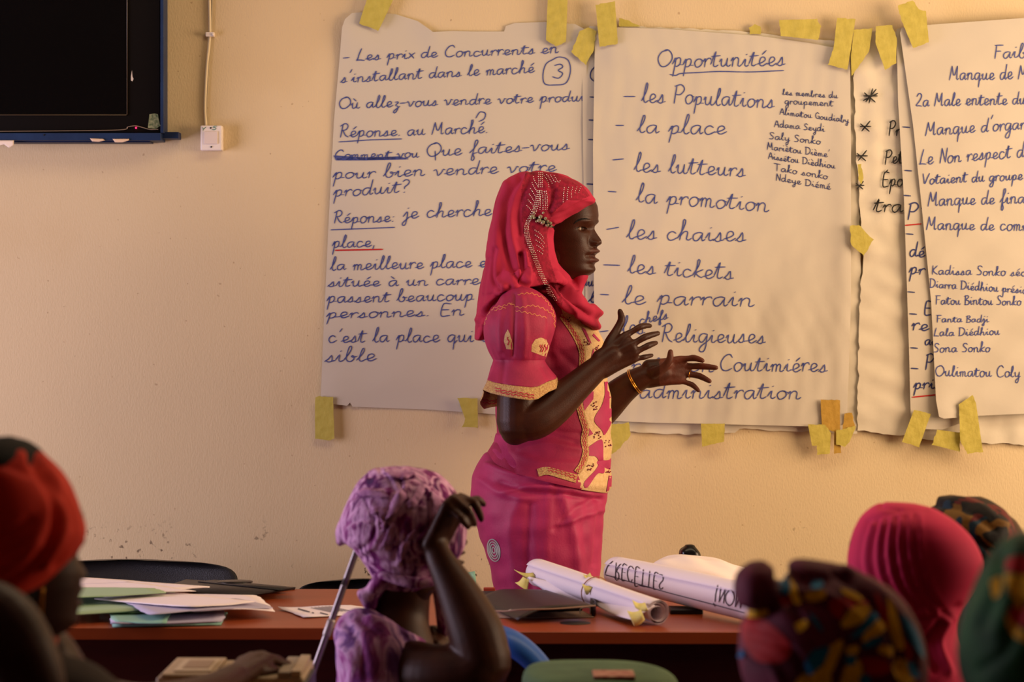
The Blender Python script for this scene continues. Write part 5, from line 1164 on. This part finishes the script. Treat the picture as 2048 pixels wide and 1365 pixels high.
obj('scarf_end', *tube([B_(872, 1160, .0), B_(882, 1210, .01), B_(888, 1262, .02)], [.010, .012, .012], 12, 14, flat=.4), M_purple, hw)

# C: wax-print wrap with a knotted bow
YC = 3.6
M_wax = dmat('wax_print_cloth', [(96, 24, 46), (214, 160, 18), (160, 14, 16), (66, 14, 34), (12, 84, 124), (214, 160, 18), (130, 14, 20), (80, 20, 44)], 17, warp=5)
eC, bC, dC, MC, fC, sC, cC = seated('seated woman in red, yellow and blue wax-print head wrap with knotted bow', YC, 1665, 1500, math.radians(95), (1655, 1490, .10), math.radians(100), M_wax)
dress(eC, dC, mat('maroon_dress', (70, 24, 40), .8, c2=(44, 16, 28), nscale=14), seed=5)
wc_ = sect([(1600, 1142, 1690, 1138, .06), (1540, 1168, 1752, 1160, .10), (1500, 1205, 1800, 1194, .12), (1484, 1245, 1830, 1238, .13), (1478, 1290, 1846, 1280, .132), (1480, 1335, 1853, 1325, .130), (1494, 1380, 1850, 1370, .122), (1525, 1425, 1830, 1420, .105), (1565, 1465, 1790, 1465, .08)], YC, 110, 70)
lobe1 = sect([(1498, 1125, 1530, 1122, .02, -.04), (1474, 1146, 1552, 1142, .045, -.04), (1467, 1178, 1560, 1176, .055, -.04), (1474, 1210, 1556, 1212, .05, -.04), (1492, 1236, 1545, 1240, .03, -.04)], YC, 50, 26)
lobe2 = sect([(1575, 1127, 1580, 1150, .02, -.02), (1596, 1118, 1600, 1180, .045, -.03), (1640, 1122, 1640, 1180, .05, -.03), (1690, 1132, 1684, 1180, .045, -.02), (1725, 1148, 1712, 1180, .03, 0)], YC, 50, 26)
cv2, cf2 = remesh([wc_, lobe1, lobe2], .0045, 2)
cv2 = crease(cv2, cf2, [([(1560, 1140), (1566, 1190), (1600, 1240)], 8, -.008), ([(1480, 1225), (1540, 1225), (1570, 1190)], 7, -.008), ([(1670, 1145), (1730, 1190), (1780, 1260), (1800, 1340)], 7, -.008), ([(1690, 1140), (1760, 1185), (1810, 1250), (1835, 1330)], 8, .006), ([(1600, 1200), (1660, 1220), (1690, 1290), (1680, 1365)], 9, -.006), ([(1500, 1270), (1580, 1300), (1620, 1365)], 8, -.006), ([(1490, 1300), (1540, 1330), (1560, 1365)], 9, .005), ([(1590, 1185), (1660, 1195), (1720, 1240)], 8, .005)])
M_base = mat('maroon_wax_cloth', (112, 34, 60), .75, c2=(76, 20, 40), nscale=16, bump=.25, bscale=120, spec=.2)
hwC = obj('head_wrap', cv2, cf2, M_base, eC); ws = Surf([(cv2, cf2)])
M_wy = mat('wax_yellow', (252, 200, 36), .7, c2=(230, 172, 24), nscale=30, spec=.2); M_wb = mat('wax_blue', (30, 128, 176), .7, c2=(20, 98, 146), nscale=30, spec=.2); M_wr = mat('wax_red', (188, 22, 24), .7, c2=(156, 14, 18), nscale=20, spec=.2)
def z5(pts): return [(1408+x/3.2, 950+y/3.2) for x, y in pts]
def prints(sf, groups, par, zf=z5):
    for nm, m, off, L in groups:
        q = [patch(sf, zf(p), off, 6, smooth=True) for p in L]; q = [k for k in q if len(k[1])]
        if q: obj(nm, *merge(q), m, par, kind='stuff')
prints(ws, [('red_print', M_wr, .0010, [[(250,880),(420,950),(560,1100),(500,1200),(340,1190),(250,1050)],[(900,780),(1050,820),(1000,870),(930,860)],[(1090,740),(1190,900),(1180,1020),(1110,860)],[(1000,1170),(1150,1180),(1190,1260),(1050,1280)],[(800,800),(900,800),(880,920),(810,880)],[(1265,1040),(1335,1130),(1300,1190)],[(470,780),(560,770),(560,830),(500,840)]]),
    ('yellow_print', M_wy, .0018, [[(545,650),(590,720),(625,820),(590,830),(555,760)],[(650,760),(760,745),(775,790),(690,815),(650,790)],[(930,870),(1010,830),(1060,870),(1020,930),(980,960),(900,980),(880,950)],[(1040,960),(1120,930),(1160,980),(1100,1040),(1010,1070)],[(580,960),(650,930),(665,970),(610,1012)],[(1170,780),(1215,850),(1255,1000),(1275,1110),(1230,1110),(1185,980)],
      [(800,1100),(885,1055),(860,1160),(800,1290),(760,1260)],[(600,1300),(700,1240),(790,1240),(800,1350),(600,1350)],[(900,1240),(990,1180),(1010,1350),(880,1350)],[(1130,1090),(1210,1110),(1190,1165),(1110,1130)],[(1230,1170),(1300,1200),(1345,1310),(1260,1340),(1200,1240)],[(255,855),(330,870),(400,855),(405,900),(330,912),(265,900)],[(920,1100),(985,1095),(975,1150),(915,1150)],[(870,730),(960,760),(1010,800),(990,812),(900,770)]]),
    ('blue_print', M_wb, .0026, [[(440,590),(510,585),(550,680),(560,750),(500,770),(470,680)],[(690,680),(760,690),(750,735),(690,735)],[(930,1050),(990,980),(1060,895),(1115,900),(1080,960),(990,1035)],[(1015,1080),(1090,1040),(1145,1048),(1100,1092),(1020,1112)],[(1250,880),(1310,940),(1375,1060),(1400,1180),(1360,1130),(1290,1010)],[(700,1120),(800,1100),(775,1185),(700,1270),(645,1270),(660,1180)],[(905,1158),(965,1158),(965,1212),(912,1212)],[(1290,1200),(1345,1210),(1372,1290),(1320,1290)],[(670,885),(715,915),(765,1000),(735,990),(690,930)],[(212,1090),(262,1140),(250,1172),(214,1150)],[(990,1290),(1050,1280),(1060,1340),(1000,1345)]])], hwC)
# D: pink hijab
YD = 4.5
eD, bD, dD, MD, fD, sD, cD = seated('seated woman in plain pink headscarf, between the wax-print wraps', YD, 1830, 1380, math.radians(100), (1707, 1240, .04), math.radians(150), M_scarf, hscale=.80)
dress(eD, dD, mat('dark_green_dress', (40, 44, 36), .8, c2=(24, 26, 22), nscale=12), seed=7)
wd_ = sect([(1770, 1006, 1835, 1009, .03), (1752, 1011, 1868, 1018, .06), (1728, 1030, 1908, 1042, .095), (1712, 1055, 1936, 1068, .11), (1702, 1085, 1953, 1094, .117), (1696, 1120, 1963, 1122, .118), (1700, 1150, 1958, 1152, .113), (1712, 1185, 1944, 1180, .104), (1732, 1215, 1924, 1214, .094), (1750, 1245, 1912, 1242, .088), (1758, 1275, 1912, 1276, .092), (1752, 1310, 1924, 1308, .115), (1736, 1350, 1945, 1345, .14), (1712, 1400, 1975, 1400, .16), (1700, 1470, 1990, 1470, .17), (1700, 1520, 1990, 1520, .165)], YD, 120, 110)
dl = []
for k in range(6):
    a = [(1735+k*19, 1046-k*3), (1722+k*22, 1092+k*2), (1722+k*27, 1140+k*9), (1748+k*30, 1192+k*8)]
    dl.append((a, 6, -.0050-.001*(k % 2))); dl.append(([(x+9, y+5) for x, y in a], 6, .0035))
dl += [([(1740, 1040), (1800, 1022), (1850, 1020)], 5, -.003), ([(1765, 1010), (1762, 1014), (1800, 1018)], 4, -.004), ([(1880, 1250), (1850, 1290), (1870, 1340)], 7, -.01), ([(1895, 1245), (1880, 1290), (1900, 1345)], 7, .008), ([(1780, 1230), (1850, 1240), (1915, 1215)], 8, -.006)]
obj('headscarf', crease(wd_[0], wd_[1], dl), wd_[1], mat('pink_cloth', (204, 34, 86), .8, c2=(190, 26, 76), nscale=10, bump=.1, bscale=300, sheen=.1), eD)
# E: dark print wrap behind D
YE = 5.0
eE, bE, dE, ME, fE, sE, cE = seated('seated woman in dark print head wrap, mostly hidden behind the pink headscarf', YE, 1950, 1330, math.radians(100), (1945, 1240, .10), math.radians(100), M_wax, kf=.12, hscale=.92)
M_dark = dmat('dark_wax_print', [(20, 16, 16), (34, 22, 18), (26, 18, 16), (110, 76, 24), (22, 46, 62), (16, 14, 16), (90, 24, 24), (18, 16, 18)], 22, warp=7)
dress(eE, dE, M_dark, seed=8)
we = sect([(1895, 994, 1965, 996, .035), (1872, 1006, 1995, 1010, .07), (1856, 1030, 2018, 1035, .098), (1846, 1060, 2032, 1064, .11), (1844, 1095, 2036, 1096, .112), (1852, 1130, 2030, 1130, .105), (1872, 1165, 2012, 1165, .09), (1890, 1190, 1995, 1190, .07)], YE, 90, 50)
obj('head_wrap', wrinkle(crease(we[0], we[1], [([(1870, 1010), (1930, 1020), (1990, 1060)], 6, -.006), ([(1880, 1000), (1950, 1008), (2010, 1050)], 6, .005), ([(1860, 1060), (1930, 1075), (2000, 1110)], 7, -.006)]), we[1], .002, .05, 3), we[1], M_dark, eE)
# F: nearest, right edge
YF_ = 3.0
eF, bF, dF, MF, fF, sF, cF = seated('nearest seated woman at the right edge in green and yellow head wrap', YF_, 2110, 1560, math.radians(100), (2095, 1470, .10), math.radians(100), M_wax)
M_green_wax = dmat('green_wax_print', [(30, 62, 36), (24, 46, 30), (34, 70, 40), (150, 110, 24), (120, 26, 18), (26, 54, 34), (36, 60, 40), (160, 100, 20)], 14, warp=6)
dress(eF, dF, mat('black_dress', (22, 22, 20), .8), seed=9)
wf = sect([(2040, 1070, 2150, 1066, .05), (2005, 1095, 2200, 1088, .085), (1978, 1130, 2240, 1124, .108), (1952, 1175, 2262, 1170, .12), (1934, 1220, 2270, 1220, .126), (1924, 1270, 2270, 1270, .126), (1920, 1320, 2262, 1320, .12), (1930, 1375, 2245, 1375, .11), (1960, 1430, 2215, 1430, .09), (1995, 1465, 2180, 1465, .07)], YF_, 90, 50)
wfv = wrinkle(crease(wf[0], wf[1], [([(2000, 1110), (1990, 1180), (1960, 1250)], 9, -.007), ([(2040, 1090), (2020, 1180), (1990, 1270)], 9, .006), ([(2048, 1200), (2010, 1300), (1960, 1340)], 9, -.007)]), wf[1], .003, .07, 3)
hwF = obj('head_wrap', wfv, wf[1], mat('green_wax_cloth', (46, 112, 62), .75, c2=(22, 48, 32), nscale=9, bump=.25, bscale=120, spec=.2), eF); fs_ = Surf([(wfv, wf[1])])
prints(fs_, [('red_print', M_wr, .001, [[(1940,540),(2030,520),(2200,560),(2200,640),(1950,620)],[(1955,850),(2060,830),(2200,900),(2180,980),(1970,955)]]), ('yellow_print', M_wy, .002, [[(1835,690),(1900,660),(1905,760),(1860,795)],[(1930,640),(2050,650),(2200,680),(2180,790),(2040,800),(1960,770)],[(1930,880),(1975,940),(2060,1010),(2180,1050),(2060,1070),(1960,1000)],[(1990,820),(2030,760),(2040,870)]])], hwF)

# ------------------------------------------------------------------ blue plastic chair, metal pole, school desks and what lies on them
M_bluep = mat('blue_plastic', (40, 92, 176), .35)
bc = empty('plastic_chair', (P(1045, 0, 5.12).x, 5.12, 0), 'blue plastic chair, its curved arm showing beyond the raised elbow', 'chair')
def C_(px, py, Y): return P(px, py, Y)
obj('armrest', *tube([C_(960, 1262, 5.18), C_(990, 1268, 5.16), C_(1030, 1290, 5.12), C_(1075, 1330, 5.10), C_(1105, 1385, 5.08), C_(1120, 1500, 5.06), C_(1125, 1640, 5.05)], [.024, .026, .030, .028, .026, .024, .022], 18, 44, flat=.75), M_bluep, bc)
x0 = P(1045, 0, 5.12).x
for dx, dy in ((.10, -.07), (.10, .13), (.46, .13), (.46, -.07)): obj('leg', *tube([(x0+dx, 5.12+dy, .42), (x0+dx*1.15, 5.12+dy*1.1, 0.02)], [.020, .016], 12, 8), M_bluep, bc)
obj('seat', *box(x0+.05, x0+.50, 5.02, 5.26, .39, .42, .01), M_bluep, bc)
pl = empty('metal_pole', (P(655, 0, 5.1).x, 5.10, 0), 'slanting grey metal pole left of the purple head wrap', 'pole')
pa, pb_ = P(728, 1060, 5.12), P(655, 1265, 5.10); t_ = (pa.z-.0)/(pa.z-pb_.z); pc = pa+(pb_-pa)*t_
obj('tube', *tube([pa, (pa+pb_)/2, pb_, pc], .0065, 14, 14), mat('brushed_metal', (128, 120, 122), .35, metal=.8), pl)
obj('ferrule', *tube([pa+(pb_-pa)*.9, pa+(pb_-pa)*1.02], .0082, 14, 3), mat('worn_metal', (150, 140, 138), .45, metal=.6), pl)
obj('rubber_foot', *tube([pc+Vector((0, 0, .03)), pc+Vector((0, 0, .002))], .012, 12, 3, ends=False), M_black, pl)
M_desk = mat('pale_wood_desk', (176, 138, 92), .6, c2=(160, 122, 80), nscale=8, stretch=(1, 10, 1))
for x0_, x1_, y0_, y1_, lb in ((P(230, 0, 4.75).x, P(668, 0, 4.75).x, 4.28, 4.78, 'pale wooden school desk edge under the beige machine'), (P(1035, 0, 4.7).x, P(1390, 0, 4.7).x, 4.28, 4.74, 'school desk under the green case')):
    e = empty('school_desk', ((x0_+x1_)/2, (y0_+y1_)/2, 0), lb, 'desk')
    obj('desktop', *box(x0_, x1_, y0_, y1_, .675, .70, .004), M_desk, e)
    for a in (x0_+.03, x1_-.05):
        for b in (y0_+.03, y1_-.05): obj('leg', *box(a, a+.022, b, b+.022, 0, .675), M_blackmetal, e)
M_beige = mat('beige_plastic', (172, 150, 122), .5, c2=(160, 138, 110), nscale=30)
mc = empty('desktop_machine', (P(470, 0, 4.62).x, 4.62, .70), 'beige office machine with recessed panel, under the dark hand', 'machine')
def mrect(px0, px1, Y0, Y1, z0, z1, bev=.003):
    return box(P(px0, 0, (Y0+Y1)/2).x, P(px1, 0, (Y0+Y1)/2).x, Y0, Y1, z0, z1, bev)
obj('casing', *mrect(330, 618, 4.53, 4.76, .701, .757, .006), M_beige, mc)
obj('lid', *mrect(338, 440, 4.53, 4.75, .757, .763, .003), M_beige, mc)
obj('panel_frame', *mrect(358, 430, 4.55, 4.70, .763, .766, .001), mat('pale_beige', (186, 166, 138), .5), mc)
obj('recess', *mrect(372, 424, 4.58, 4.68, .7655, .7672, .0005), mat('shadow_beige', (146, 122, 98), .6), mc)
obj('side_panel', *mrect(566, 590, 4.53, 4.74, .757, .766, .002), mat('grey_beige', (140, 126, 108), .5), mc)
obj('side_panel', *mrect(592, 612, 4.53, 4.75, .757, .768, .002), M_beige, mc)
obj('button_row', *merge([mrect(444+k*8, 450+k*8, 4.56, 4.60, .757, .761, .0008) for k in range(4)]), mat('grey_keys', (110, 100, 88), .5), mc, kind='stuff')
obj('dark_end', *mrect(612, 622, 4.48, 4.70, .705, .75, .002), M_black, mc)
gc = sect([(1075, 1336, 1240, 1336, .10), (1055, 1340, 1310, 1340, .14), (1045, 1350, 1350, 1350, .16), (1044, 1368, 1362, 1368, .165), (1048, 1388, 1362, 1386, .165)], 4.55, 80, 24, e=3.2)
gv = gc[0].copy(); zt = gv[:,2].max(); zb = gv[:,2].min(); gv[:,2] = .701+(gv[:,2]-zb)*(zt-.701)/(zt-zb)
g_e = empty('green_case', (P(1200, 0, 4.55).x, 4.55, .70), 'green rounded cloth case with a pinkish label, at the bottom edge', 'case')
obj('case_body', gv, gc[1], mat('green_cloth', (84, 112, 80), .75, c2=(66, 92, 66), nscale=16, bump=.3, bscale=300), g_e)
lx_ = P(1228, 0, 4.44).x; obj('label_patch', *box(lx_-.034, lx_+.034, 4.42, 4.50, zt-.003, zt+.0025, .001), mat('pink_label', (190, 146, 120), .6, c2=(150, 80, 70), nscale=60), g_e)
